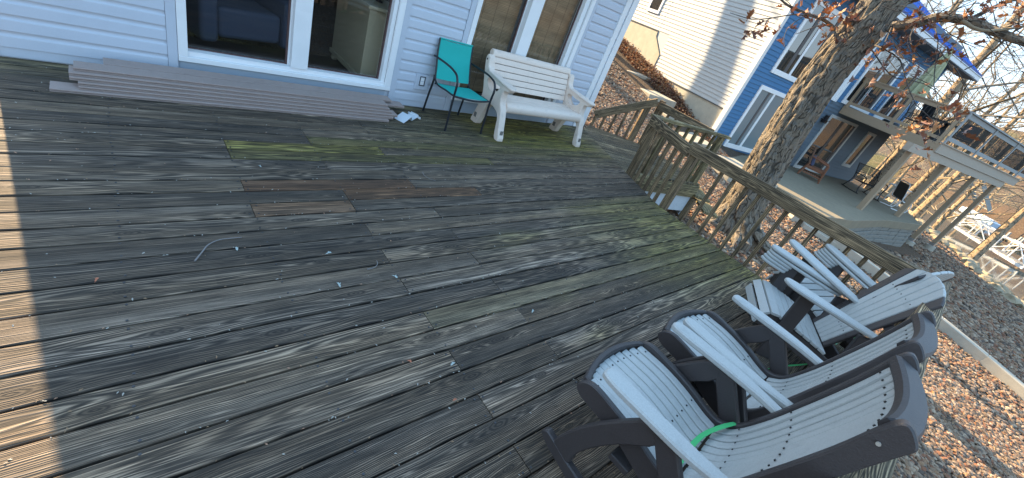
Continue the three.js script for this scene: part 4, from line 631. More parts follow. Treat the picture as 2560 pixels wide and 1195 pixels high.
// patio, its stone wall, steps beside the house
{
  const pts = [[-0.02, -0.03], [10.2, -0.03], [10.4, 2.2], [8.6, 3.42], [5.2, 3.55], [2.0, 3.98], [0.42, 4.0], [0.28, 2.4]].map(([x, z]) => [nw(x, 0, z).x, nw(x, 0, z).z]);
  tag(part('patio', planBoard(pts, -0.78, 0.275, 0.01), std(0.30, 0.25, 0.18, 0.9, { map: conc })), 'pale concrete patio under the balcony of the blue house', null, null, 'structure');
  const w = thing('retaining_wall', 'low grey block retaining wall under the lake side edge of the patio', 'wall', NC, NT);
  const line = [[0.5, 3.92], [2.1, 3.90], [5.2, 3.47], [8.55, 3.34], [10.3, 2.2]]; let L = 0;
  for (let row = 0; row < 5; row++) for (let i = 0; i < line.length - 1; i++) {
    const [ax, az] = line[i], [bx, bz] = line[i + 1], len = Math.hypot(bx - ax, bz - az), n = Math.round(len / 0.34);
    for (let k = 0; k < n; k++) { const s = (k + 0.5) / n, g = uvBox(new RoundedBoxGeometry(len / n - 0.012, 0.138, 0.2, 1, 0.015)); g.rotateY(-Math.atan2(bz - az, bx - ax)); g.translate(mix(ax, bx, s) + rr(-0.01, 0.01), -0.852 - row * 0.146, mix(az, bz, s) + 0.02 * row - 0.05 + rr(-0.012, 0.012)); part('stone', g, M.stoneWall, w); }
  }
  const st = tag(thing('walkway', 'stepped pale concrete walkway beside the grey siding of the neighbouring house', null, NC, NT), null, null, null, 'structure');
  for (const [y, z0, z1, x0, x1] of [[0.46, -13, -3.02, -1.62, -0.42], [0.22, -3.03, -1.35, -1.85, -0.62], [-0.02, -1.36, -0.2, -2.0, -0.75], [-0.26, -0.21, 1.0, -2.0, -0.8], [-0.45, 0.99, 2.6, -2.0, 0.2]]) part('slab', span(x0, x1, y - 0.5, y, z0, z1, 0.015), M.concrete, st);
  const wl = tag(thing('garden_kerb', 'long pale concrete kerb running across the gravel toward the lake', null), null, null, null, 'structure');
  const kp = [[12.6, -2.3], [13.2, -1.5], [13.55, -0.5], [13.9, 0.5], [13.95, 1.4], [13.9, 2.4], [13.75, 3.6], [13.5, 5.2]];
  for (let i = 0; i < kp.length - 1; i++) { const a = kp[i], b = kp[i + 1]; part('kerb_stone', bar(V(a[0], groundY(...a) + 0.09, a[1]), V(b[0], groundY(...b) + 0.09, b[1]), 0.26, 0.30, V(0, 1, 0), 0.015), M.concrete, wl); }
  part('path_slab', [bar(V(12.9, groundY(12.9, -2.2) + 0.05, -2.2), V(14.4, groundY(14.4, -0.4) + 0.06, -0.4), 0.9, 0.12, V(0, 1, 0), 0.01)], M.concrete, wl);
}
// furniture on the patio
{
  const F = (name, label, cat, x, z, turn, y = -0.503) => thing(name, label, cat, nw(x, y, z).toArray(), NT + turn);
  const legs = (o, m, w, d, h, r, lean = 0.03) => { for (const sx of [-1, 1]) for (const sz of [-1, 1]) part('leg', tube([V(sx * (w + lean), 0, sz * (d + lean)), V(sx * w, h, sz * d)], r, 3, 6), m, o); };
  const a = F('iron_chair', 'black wrought iron garden chair before the lower window of the blue house', 'chair', 1.55, 1.15, 0.25);
  legs(a, M.black, 0.22, 0.22, 0.42, 0.012); part('seat', box(0.48, 0.02, 0.46, 0, 0.43, 0, 0.005), M.black, a);
  for (const s of [-1, 1]) { part('back_post', tube([V(s * 0.23, 0.42, -0.22), V(s * 0.23, 0.7, -0.27), V(s * 0.21, 1.0, -0.34)], 0.011, 8, 6), M.black, a); part('armrest', tube([V(s * 0.24, 0.42, 0.22), V(s * 0.25, 0.62, 0.2), V(s * 0.25, 0.64, 0.0), V(s * 0.24, 0.64, -0.25)], 0.011, 12, 6), M.black, a); }
  part('back_scroll', [tube([V(-0.21, 1.0, -0.34), V(-0.1, 1.04, -0.35), V(0, 1.02, -0.345), V(0.1, 1.04, -0.35), V(0.21, 1.0, -0.34)], 0.012, 16, 6), tube([V(-0.22, 0.9, -0.315), V(0.22, 0.9, -0.315)], 0.009, 3, 6)], M.black, a);
  const mesh = []; for (let i = -9; i <= 9; i++) mesh.push(bar(V(i * 0.023, 0.44, -0.225), V(i * 0.022, 0.9, -0.314), 0.004, 0.004)); for (let i = 0; i < 10; i++) mesh.push(bar(V(-0.22, 0.46 + i * 0.045, -0.23 - i * 0.0088), V(0.22, 0.46 + i * 0.045, -0.23 - i * 0.0088), 0.004, 0.004)); part('back_mesh', mesh, M.black, a);
  const b = F('wicker_chair', 'brown wicker armchair with a blue patterned cushion on the patio', 'chair', 4.75, 0.95, 0.5);
  for (const sx of [-1, 1]) { part('leg', bar(V(sx * 0.33, 0, 0.33), V(sx * 0.31, 0.62, 0.28), 0.05, 0.05, V(0, 0, 1), 0.006), M.wicker, b); part('leg', bar(V(sx * 0.30, 0, -0.38), V(sx * 0.29, 0.5, -0.26), 0.05, 0.05, V(0, 0, 1), 0.006), M.wicker, b); part('armrest', tube([V(sx * 0.31, 0.62, 0.30), V(sx * 0.33, 0.66, 0.05), V(sx * 0.30, 0.72, -0.3)], 0.028, 12, 8), M.wicker, b); }
  part('seat', [box(0.60, 0.10, 0.60, 0, 0.36, 0.02, 0.02), box(0.58, 0.05, 0.04, 0, 0.16, 0.31, 0.01), box(0.04, 0.05, 0.6, 0.31, 0.16, 0, 0.01), box(0.04, 0.05, 0.6, -0.31, 0.16, 0, 0.01)], M.wicker, b);
  { const g = box(0.60, 0.62, 0.06, 0, 0, 0, 0.02); g.rotateX(-0.22); g.translate(0, 0.72, -0.34); part('backrest', g, std(0.17, 0.09, 0.055, 0.9), b); const c = box(0.42, 0.34, 0.12, 0, 0, 0, 0.05); c.rotateX(-0.3); c.translate(0, 0.58, -0.22); part('cushion', c, M.cushion, b); }
  const c = F('patio_glider', 'black metal glider bench with mesh seats at the right of the patio door', 'glider', 8.0, 1.35, -0.35);
  for (const sx of [-1, 1]) { part('runner', tube([V(sx * 0.55, 0.03, 0.42), V(sx * 0.55, 0.02, 0), V(sx * 0.55, 0.03, -0.42)], 0.016, 10, 6), M.black, c); part('side_frame', [tube([V(sx * 0.55, 0.03, 0.35), V(sx * 0.55, 0.25, 0.28), V(sx * 0.55, 0.6, 0.3), V(sx * 0.55, 0.64, 0.05), V(sx * 0.55, 0.62, -0.25)], 0.018, 16, 6), tube([V(sx * 0.55, 0.03, -0.35), V(sx * 0.55, 0.4, -0.2), V(sx * 0.55, 0.98, -0.4)], 0.018, 12, 6)], M.black, c); }
  for (const sx of [-1, 1]) { const s = [], bk = []; for (let i = 0; i < 13; i++) { const x = sx * 0.28 - 0.24 + i * 0.04; bk.push(bar(V(x, 0.42, -0.22), V(x, 0.96, -0.39), 0.012, 0.012)); s.push(bar(V(x, 0.41, 0.26), V(x, 0.40, -0.2), 0.012, 0.012)); } part('seat', [...s, box(0.5, 0.02, 0.03, sx * 0.28, 0.41, 0.27), box(0.5, 0.02, 0.03, sx * 0.28, 0.40, -0.21)], M.black, c); part('backrest', [...bk, bar(V(sx * 0.28 - 0.26, 0.97, -0.395), V(sx * 0.28 + 0.26, 0.97, -0.395), 0.03, 0.03), bar(V(sx * 0.28 - 0.26, 0.7, -0.31), V(sx * 0.28 + 0.26, 0.7, -0.31), 0.02, 0.02)], M.black, c); }
  part('arm_grid', Array.from({ length: 9 }, (_, i) => bar(V(0.55, 0.3, 0.26 - i * 0.06), V(0.55, 0.62, 0.26 - i * 0.06), 0.01, 0.01)), M.black, c);
  const e = F('patio_table', 'white rectangular patio table standing under the balcony', 'table', 9.6, 1.75, 0.1);
  part('tabletop', box(1.0, 0.03, 0.6, 0, 0.70, 0, 0.01), M.white, e); for (const sx of [-1, 1]) for (const sz of [-1, 1]) part('leg', tube([V(sx * 0.44, 0, sz * 0.26), V(sx * 0.42, 0.69, sz * 0.24)], 0.02, 3, 8), M.white, e);
  const f = F('sled_chair', 'white tubular patio chair with dark sling beside the white table', 'chair', 8.75, 2.3, 1.15);
  for (const sx of [-1, 1]) part('sled_leg', tube([V(sx * 0.26, 0.38, -0.1), V(sx * 0.27, 0.4, 0.26), V(sx * 0.27, 0.2, 0.34), V(sx * 0.27, 0.02, 0.25), V(sx * 0.27, 0.018, -0.1), V(sx * 0.27, 0.02, -0.36)], 0.017, 24, 8), M.white, f);
  part('back_frame', tube([V(-0.26, 0.4, 0.2), V(-0.26, 0.4, -0.15), V(-0.25, 0.7, -0.27), V(-0.2, 1.0, -0.36), V(0, 1.03, -0.37), V(0.2, 1.0, -0.36), V(0.25, 0.7, -0.27), V(0.26, 0.4, -0.15), V(0.26, 0.4, 0.2)], 0.016, 40, 8), M.white, f);
  { const g = box(0.46, 0.58, 0.012, 0, 0, 0); g.rotateX(-0.3); g.translate(0, 0.70, -0.265); part('back_sling', g, std(0.06, 0.05, 0.045, 0.9), f); part('seat_sling', box(0.46, 0.012, 0.4, 0, 0.395, 0.03), std(0.06, 0.05, 0.045, 0.9), f); }
  const u = thing('patio_umbrella', 'closed olive green patio umbrella standing on the balcony before the second window', 'umbrella', nw(6.12, 2.0, 1.35).toArray(), NT);
  const prof = [[0.0, 2.46], [0.03, 2.44], [0.06, 2.32], [0.13, 2.0], [0.19, 1.45], [0.23, 1.02], [0.20, 0.98]], seg = 48, g = new THREE.LatheGeometry(prof.map(p => new THREE.Vector2(...p)), seg), pp = g.attributes.position;
  for (let i = 0; i < pp.count; i++) { const aa = Math.atan2(pp.getZ(i), pp.getX(i)), k = 1 + 0.28 * Math.cos(8 * aa); pp.setX(i, pp.getX(i) * k); pp.setZ(i, pp.getZ(i) * k); } g.computeVertexNormals();
  M.umbrella.side = THREE.DoubleSide; part('canopy', g, M.umbrella, u); const po = new THREE.CylinderGeometry(0.022, 0.022, 1.1, 10); po.translate(0, 0.55, 0); part('pole', po, M.newWood, u); const ba = new THREE.CylinderGeometry(0.24, 0.28, 0.08, 16); ba.translate(0, 0.04, 0); part('base', ba, M.black, u);
  const bt = thing('balcony_table', 'dark round table with chairs behind the balcony rail', 'table', nw(8.9, 2.0, 1.7).toArray(), NT);
  const tt = new THREE.CylinderGeometry(0.55, 0.55, 0.03, 20); tt.translate(0, 0.72, 0); part('tabletop', tt, M.black, bt); const tl = new THREE.CylinderGeometry(0.05, 0.2, 0.7, 10); tl.translate(0, 0.35, 0); part('pedestal', tl, M.black, bt);
  const mk = (x, z, turn, label) => { const o = thing('balcony_chair', label, 'chair', nw(x, 2.0, z).toArray(), NT + turn, 'dark chairs on the balcony'); for (const sx of [-1, 1]) { part('side_frame', tube([V(sx * 0.26, 0, 0.28), V(sx * 0.27, 0.6, 0.26), V(sx * 0.27, 0.64, 0), V(sx * 0.25, 0.6, -0.25)], 0.014, 12, 6), M.black, o); part('rear_leg', tube([V(sx * 0.25, 0, -0.32), V(sx * 0.24, 0.45, -0.22), V(sx * 0.23, 1.0, -0.4)], 0.014, 10, 6), M.black, o); } part('seat', box(0.48, 0.04, 0.48, 0, 0.43, 0.02, 0.01), M.black, o); const g = box(0.46, 0.55, 0.03, 0, 0, 0, 0.01); g.rotateX(-0.3); g.translate(0, 0.74, -0.31); part('backrest', g, M.black, o); return o; };
  mk(8.0, 1.5, 1.2, 'dark balcony chair left of the round table, facing it'); mk(9.8, 2.1, -1.3, 'dark balcony chair right of the round table, nearest the umbrella'); mk(8.9, 0.75, 0, 'dark balcony chair between the round table and the house wall');
}

// ---------------------------------------------------------------- bark and trees
const barkN = (i, j) => { const a = noise(i / 20 + 2.2 * noise(i / 60, j / 90, 0, 101), j / 110, 0, 102), c = noise(i / 9 + 1.5 * noise(i / 30, j / 50, 0, 104), j / 60, 0, 105), q = Math.min(Math.abs(a - 0.5) * 3.4, Math.abs(c - 0.5) * 4.2 + 0.25); return smooth(0.02, 0.55, q); };
const barkMap = tex(512, 1024, (i, j) => { const r = barkN(i, j), b = noise(i / 4, j / 9, 0, 103), l = smooth(0.55, 0.75, fbm(i / 50, j / 50, 3, 106)); const v = 0.05 + 0.15 * r * (0.65 + 0.5 * b); return [v * mix(1.22, 1.08, l), v * mix(0.98, 0.97, l), v * mix(0.72, 0.82, l)]; }, true);
const barkBump = tex(512, 1024, (i, j) => barkN(i, j) * 0.8 + 0.2 * noise(i / 4, j / 9, 0, 103), false);
const barkMat = new THREE.MeshStandardMaterial({ map: barkMap, bumpMap: barkBump, bumpScale: 0.02, roughness: 0.95 });
const twigMat = std(0.075, 0.062, 0.052, 0.9), tanMat = std(0.30, 0.235, 0.155, 0.95), greyBark = std(0.17, 0.15, 0.125, 0.95, { map: barkMap.clone() });
greyBark.map = barkMap; greyBark.color.setRGB(1.6, 1.45, 1.25);
const leafMats = [[0.30, 0.105, 0.035], [0.22, 0.075, 0.03], [0.40, 0.17, 0.055], [0.15, 0.055, 0.03], [0.33, 0.21, 0.11]].map(c => { const m = new THREE.MeshPhysicalMaterial({ color: new THREE.Color().setRGB(...c), roughness: 0.8, transmission: 0.3, thickness: 0, side: THREE.DoubleSide }); return m; });
// tapered limb along points with radii, knobbly
function limb(pts, r0, r1, seg = 16, rad = 7, rough = 0) {
  const c = new THREE.CatmullRomCurve3(pts, false, 'centripetal'), fr = c.computeFrenetFrames(seg, false), pos = [], uv = [], idx = [], L = c.getLength();
  for (let i = 0; i <= seg; i++) { const t = i / seg, p = c.getPoint(t), r = mix(r0, r1, t); for (let j = 0; j <= rad; j++) { const a = j / rad * 2 * Math.PI, q = r * (1 + rough * (noise(j % rad * 1.3, i * 0.8, 0, 7) - 0.5)), n = fr.normals[i].clone().multiplyScalar(Math.cos(a) * q).addScaledVector(fr.binormals[i], Math.sin(a) * q); pos.push(p.x + n.x, p.y + n.y, p.z + n.z); uv.push(j / rad * Math.max(1, Math.round(r0 * 6)) * 0.5, t * L * 0.9); } }
  for (let i = 0; i < seg; i++) for (let j = 0; j < rad; j++) { const a = i * (rad + 1) + j, b = a + rad + 1; idx.push(a, a + 1, b, b, a + 1, b + 1); }
  const g = new THREE.BufferGeometry(); g.setAttribute('position', new THREE.Float32BufferAttribute(pos, 3)); g.setAttribute('uv', new THREE.Float32BufferAttribute(uv, 2)); g.setIndex(idx); g.computeVertexNormals(); return g;
}
function oakLeaf(sz, curl) {
  const half = [[0.02, 0], [0.03, 0.16], [0.13, 0.24], [0.20, 0.30], [0.14, 0.36], [0.12, 0.40], [0.26, 0.50], [0.31, 0.58], [0.20, 0.62], [0.14, 0.66], [0.24, 0.76], [0.22, 0.84], [0.10, 0.86], [0.06, 0.97], [0, 1.0]];
  const pos = [], idx = []; const put = (x, y) => { const b = Math.abs(x); pos.push(x * sz * (1 - 0.3 * curl), Math.sin(y * 2.2) * curl * 0.16 * sz + b * b * curl * 2.2 * sz + 0.05 * sz * Math.sin(x * 11 + y * 8), y * sz); };
  half.forEach(([x, y]) => { put(0, y); put(x, y); put(-x, y); });
  for (let i = 0; i < half.length - 1; i++) { const a = i * 3, b = a + 3; idx.push(a, a + 1, b, b, a + 1, b + 1, a, b, a + 2, a + 2, b, b + 2); }
  const g = new THREE.BufferGeometry(); g.setAttribute('position', new THREE.Float32BufferAttribute(pos, 3)); g.setIndex(idx); g.computeVertexNormals(); return g;
}
const leafGeos = [0.15, 0.6, 1.0, 1.4].map(c => prep(oakLeaf(1, c)));
// the big oak
const oak = thing('oak_tree', 'large oak with furrowed bark and brown leaves, its trunk lit on the left', 'tree', [8.40, -0.72, -2.17]);
{
  const O = V(8.40, -0.72, -2.17), ax = [[0, 0, 0], [0, 0.35, -0.07], [-0.05, 1.74, -0.22], [-0.06, 2.73, -0.26], [-0.04, 3.6, -0.20], [0.05, 5.0, -0.1], [0.2, 6.8, 0.1]].map(p => V(...p)), c = new THREE.CatmullRomCurve3(ax, false, 'centripetal');
  const NS = 260, NR = 120, pos = [], uv = [], idx = [];
  for (let i = 0; i <= NS; i++) { const t = i / NS, p = c.getPoint(t), h = p.y;
    for (let j = 0; j <= NR; j++) { const a = j / NR * 2 * Math.PI, flare = 0.20 * Math.exp(-Math.max(0, h) / 0.22) * (1 + 0.55 * Math.cos(5 * a + 0.7) + 0.3 * Math.cos(3 * a)); let r = 0.325 - 0.017 * h + flare; const s = j / NR * 26, wv = 2.0 * noise(s * 0.35, h * 2.2, 9.1, 111);
      const rid = Math.abs(noise(s + wv, h * 2.4 + 1.2 * noise(s, h * 1.5, 26, 112), 26, 113) - 0.5) * 2.6, sub = noise(s * 2.3, h * 9, 60, 114); r += 0.036 * (smooth(0.05, 0.6, rid) - 0.5) + 0.010 * (sub - 0.5); pos.push(p.x + r * Math.cos(a), p.y - (h < 0.02 ? 0.35 : 0), p.z + r * Math.sin(a)); uv.push(j / NR * 3, h * 0.9); } }
  for (let i = 0; i < NS; i++) for (let j = 0; j < NR; j++) { const a = i * (NR + 1) + j, b = a + NR + 1; idx.push(a, b, a + 1, b, b + 1, a + 1); }
  const g = new THREE.BufferGeometry(); g.setAttribute('position', new THREE.Float32BufferAttribute(pos, 3)); g.setAttribute('uv', new THREE.Float32BufferAttribute(uv, 2)); g.setIndex(idx); g.computeVertexNormals(); part('trunk', g, barkMat, oak);
  for (const [a, len] of [[0.5, 0.7], [1.5, 0.9], [2.6, 0.6], [3.9, 0.6], [5.2, 0.7]]) { const d = V(Math.cos(a), 0, Math.sin(a)), p = [0.28, 0.5, 0.75, 1.0].map((s, i) => d.clone().multiplyScalar(s * len + 0.1).setY([0.18, 0.05, -0.02, -0.16][i])); part('root', limb(p, 0.12, 0.05, 10, 8, 0.3), barkMat, oak); }
  const R = (px, py, d) => at(px, py, d).sub(O), B = (nm, pts, r0, r1, m = barkMat, seg = 18) => part(nm, limb(pts.map(p => R(...p)), r0, r1, seg, 8, 0.25), m, oak);
  const dT = 7.05;
  B('branch', [[2120, 95, dT], [2200, 72, 6.85], [2290, 58, 6.6], [2350, 44, 6.4], [2420, 52, 6.2], [2490, 80, 6.0], [2570, 108, 5.8], [2700, 150, 5.5]], 0.085, 0.05, barkMat, 30);
  B('branch', [[2180, 15, dT], [2260, -2, 6.8], [2330, -22, 6.5], [2450, -60, 6.2]], 0.12, 0.06);
  B('branch', [[2420, 52, 6.2], [2480, 20, 6.15], [2560, -10, 6.1], [2640, -40, 6]], 0.035, 0.015);
  B('branch', [[2400, 48, 6.25], [2450, 75, 6.0], [2520, 72, 5.9], [2600, 58, 5.8]], 0.028, 0.012, tanMat);
  B('branch', [[2095, 145, 6.95], [2120, 128, 6.85], [2165, 128, 6.78], [2200, 102, 6.75]], 0.045, 0.028); B('branch', [[2126, 137, 6.9], [2131, 141, 6.78]], 0.03, 0.024, tanMat, 3);
  B('branch', [[2090, 75, 6.9], [2060, 50, 6.5], [2020, 35, 6.2], [1965, 10, 6.0], [1930, -25, 5.9]], 0.03, 0.012);
  const tw = [];
  const T = (pts, r0, r1) => tw.push(limb(pts.map(p => R(...p)), r0, r1, 10, 5, 0.2));
  T([[2040, 42, 6.3], [1985, 36, 6.1], [1930, 45, 5.9], [1880, 48, 5.8], [1850, 40, 5.75], [1825, 32, 5.7]], 0.011, 0.004); T([[1930, 45, 5.9], [1895, 62, 5.85], [1885, 75, 5.8]], 0.005, 0.003); T([[2010, 40, 6.15], [1970, 70, 6.0], [1960, 95, 5.95], [1962, 118, 5.9]], 0.007, 0.003); T([[1985, 36, 6.1], [1975, 10, 6.0], [1955, -5, 6.0]], 0.006, 0.003);
  T([[2100, 80, 6.9], [2060, 62, 6.4], [2030, 70, 6.2], [1990, 85, 6.05]], 0.013, 0.005);
  T([[2180, 110, 6.8], [2215, 125, 6.3], [2250, 150, 6.0], [2262, 190, 5.8], [2275, 230, 5.7], [2290, 262, 5.65]], 0.014, 0.005);
  T([[2165, 110, 6.8], [2180, 125, 6.4], [2215, 175, 6.0], [2240, 195, 5.8], [2300, 205, 5.7], [2345, 232, 5.6], [2360, 262, 5.55]], 0.012, 0.004);
  T([[2230, 66, 6.75], [2210, 110, 6.3], [2185, 150, 6.0], [2160, 165, 5.9]], 0.010, 0.004); T([[2290, 58, 6.6], [2275, 100, 6.3], [2300, 140, 6.0], [2330, 150, 5.9], [2370, 120, 5.9]], 0.010, 0.004);
  T([[2330, 48, 6.45], [2345, 100, 6.1], [2340, 150, 5.9], [2335, 215, 5.7], [2345, 260, 5.6], [2340, 310, 5.55]], 0.010, 0.003); T([[2360, 44, 6.4], [2400, 20, 6.1], [2450, 5, 6.0]], 0.010, 0.004); T([[2450, 62, 6.1], [2480, 95, 5.9], [2540, 120, 5.8]], 0.010, 0.004);
  T([[2275, 230, 5.7], [2240, 262, 5.65], [2200, 275, 5.6]], 0.006, 0.003); T([[2290, 262, 5.65], [2330, 300, 5.6], [2350, 330, 5.5], [2330, 355, 5.5]], 0.006, 0.003);
  for (let i = 0; i < 70; i++) { const px = rr(2140, 2560), py = rr(-10, 200), d = rr(5.6, 6.6), a = rr(-0.6, 1.2), l = rr(40, 130); T([[px, py, d], [px + l * 0.5 * Math.cos(a), py + l * 0.5 * Math.sin(a) + rr(-8, 8), d - 0.1], [px + l * Math.cos(a), py + l * Math.sin(a), d - 0.15]], rr(0.004, 0.008), 0.002); }
  part('twig', tw, twigMat, oak, 'stuff');
  // leaves still hanging on the twigs
  const clusters = [[1880, 68, 8, 22, 5.8], [1872, 88, 4, 14, 5.8], [1955, 68, 3, 12, 5.95], [1990, 18, 6, 26, 6.0], [2030, 20, 7, 26, 6.1], [1925, 42, 2, 10, 5.9], [1960, 120, 1, 5, 5.9], [2105, 35, 12, 36, 6.2], [2060, 70, 12, 30, 6.2], [2095, 62, 10, 30, 6.2], [2130, 65, 6, 26, 6.3], [2075, 95, 4, 18, 6.2], [2145, 85, 7, 26, 6.3], [2190, 95, 6, 22, 6.1], [2240, 45, 8, 30, 6.3], [2290, 30, 6, 24, 6.2], [2215, 118, 10, 26, 6.0], [2245, 100, 9, 26, 6.0], [2260, 125, 8, 22, 5.9], [2275, 95, 5, 20, 5.9], [2165, 160, 6, 22, 5.9], [2195, 172, 5, 16, 5.9], [2215, 185, 1, 5, 5.85], [2300, 90, 4, 18, 5.9], [2320, 60, 4, 20, 6.0], [2345, 92, 3, 14, 5.9], [2355, 122, 5, 16, 5.8], [2360, 45, 5, 24, 6.0], [2380, 105, 4, 14, 5.8], [2430, 30, 8, 24, 6.0], [2470, 28, 9, 26, 6.0], [2530, 38, 12, 34, 5.9], [2545, 55, 7, 24, 5.9], [2395, 70, 4, 16, 5.9], [2470, 100, 2, 8, 5.9], [2290, 160, 5, 20, 5.8], [2325, 155, 4, 16, 5.8], [2385, 150, 5, 18, 5.7], [2175, 225, 4, 18, 5.7], [2250, 230, 3, 12, 5.7], [2245, 245, 3, 14, 5.7], [2270, 262, 3, 14, 5.65], [2325, 225, 3, 14, 5.6], [2380, 255, 4, 18, 5.6], [2375, 290, 4, 18, 5.6], [2340, 305, 5, 22, 5.55], [2300, 310, 4, 18, 5.55], [2320, 335, 5, 20, 5.5], [2260, 340, 2, 10, 5.5], [2230, 322, 2, 8, 5.5], [2310, 365, 3, 12, 5.5], [2295, 380, 2, 8, 5.5], [2400, 330, 3, 12, 5.5], [2120, 210, 1, 4, 5.8], [2310, 425, 1, 4, 5.5]];
  let n = 0; for (const [px, py, k, sp, d] of clusters) for (let i = 0; i < k; i++) { if (++n > 298) break; const m = new THREE.Mesh(leafGeos[n % 4], leafMats[Math.floor(rnd() * 4)]); m.name = 'leaf'; m.position.copy(R(px + rr(-sp, sp), py + rr(-sp, sp) * 0.8, d + rr(-0.12, 0.12))); m.rotation.set(rr(-1.2, 1.8), rr(0, 6.3), rr(-0.8, 0.8)); m.scale.setScalar(rr(0.13, 0.21)); m.castShadow = m.receiveShadow = true; oak.add(m); }
  // crown above the picture
  const up = []; const grow = (p, d, r, l, k) => { const e = p.clone().addScaledVector(d, l); up.push(limb([p, p.clone().lerp(e, 0.5).add(V(rr(-.1, .1) * l, rr(-.05, .1) * l, rr(-.1, .1) * l)), e], r, r * 0.62, 5, 6, 0.2)); if (k > 0) for (let i = 0; i < 3; i++) grow(e, d.clone().add(V(rr(-.8, .8), rr(-.3, .6), rr(-.8, .8))).normalize(), r * 0.6, l * rr(0.65, 0.85), k - 1); };
  grow(V(0.2, 6.7, 0.1), V(0.3, 1, 0.2).normalize(), 0.2, 2.2, 4); grow(V(0.0, 4.6, -0.1), V(-0.6, 0.7, -0.4).normalize(), 0.13, 1.9, 4); grow(V(0.0, 4.0, -0.15), V(0.8, 0.5, -0.2).normalize(), 0.12, 1.8, 3); part('crown', up, barkMat, oak, 'stuff');
}
// bare trees: trunk and crown, light tan where the sun is
function bareTree(label, x, z, h, r, o = {}) {
  const y = groundY(x, z) - 0.2, t = thing(o.name ?? 'bare_tree', label, 'tree', [x, y, z], 0, o.group ?? 'bare trees of the wood');
  const tr = [], br = []; const lean = V(rr(-.05, .05), 1, rr(-.05, .05)).normalize(), top = lean.clone().multiplyScalar(h);
  part('trunk', limb([V(0, 0, 0), lean.clone().multiplyScalar(h * 0.3), lean.clone().multiplyScalar(h * 0.62).add(V(rr(-.3, .3), 0, rr(-.3, .3))), top], r, r * 0.2, 12, 8, 0.15), o.mat ?? greyBark, t);
  const strip = (a, b, w) => { const d = b.clone().sub(a), s = V(d.z, rr(-.5, .5), -d.x).normalize().multiplyScalar(w); const g = new THREE.BufferGeometry(); g.setAttribute('position', new THREE.Float32BufferAttribute([a.x - s.x, a.y - s.y, a.z - s.z, a.x + s.x, a.y + s.y, a.z + s.z, b.x, b.y, b.z], 3)); g.computeVertexNormals(); br.push(g); };
  const grow = (p, d, rad, l, k) => {
    const e = p.clone().addScaledVector(d, l), m = p.clone().lerp(e, 0.5).add(V(rr(-.08, .08) * l, rr(-.02, .12) * l, rr(-.08, .08) * l));
    if (k > 1) br.push(limb([p, m, e], rad, rad * 0.55, 3, 4)); else { strip(p, m, Math.max(0.006, rad)); strip(m, e, Math.max(0.005, rad * 0.8)); }
    if (k > 0) for (let i = 0; i < (k > 2 ? 3 : 4); i++) grow(k > 2 && i === 0 ? e : p.clone().lerp(e, rr(0.35, 1)), d.clone().add(V(rr(-.75, .75), rr(-.35, .55), rr(-.75, .75))).normalize(), rad * 0.55, l * rr(0.5, 0.8), k - 1);
  };
  const nb = o.n ?? 9; for (let i = 0; i < nb; i++) { const s = (o.low ?? 0.3) + (0.95 - (o.low ?? 0.3)) * (i + 0.5) / nb, a = i * 2.4 + rr(-.4, .4); grow(lean.clone().multiplyScalar(h * s), V(Math.cos(a), rr(0.25, 0.8), Math.sin(a)).normalize(), r * 0.32 * (1.15 - s), h * 0.26 * (1.25 - s * 0.8), o.k ?? 4); }
  part('crown', br, o.twig ?? tanMat, t, 'stuff'); return t;
}

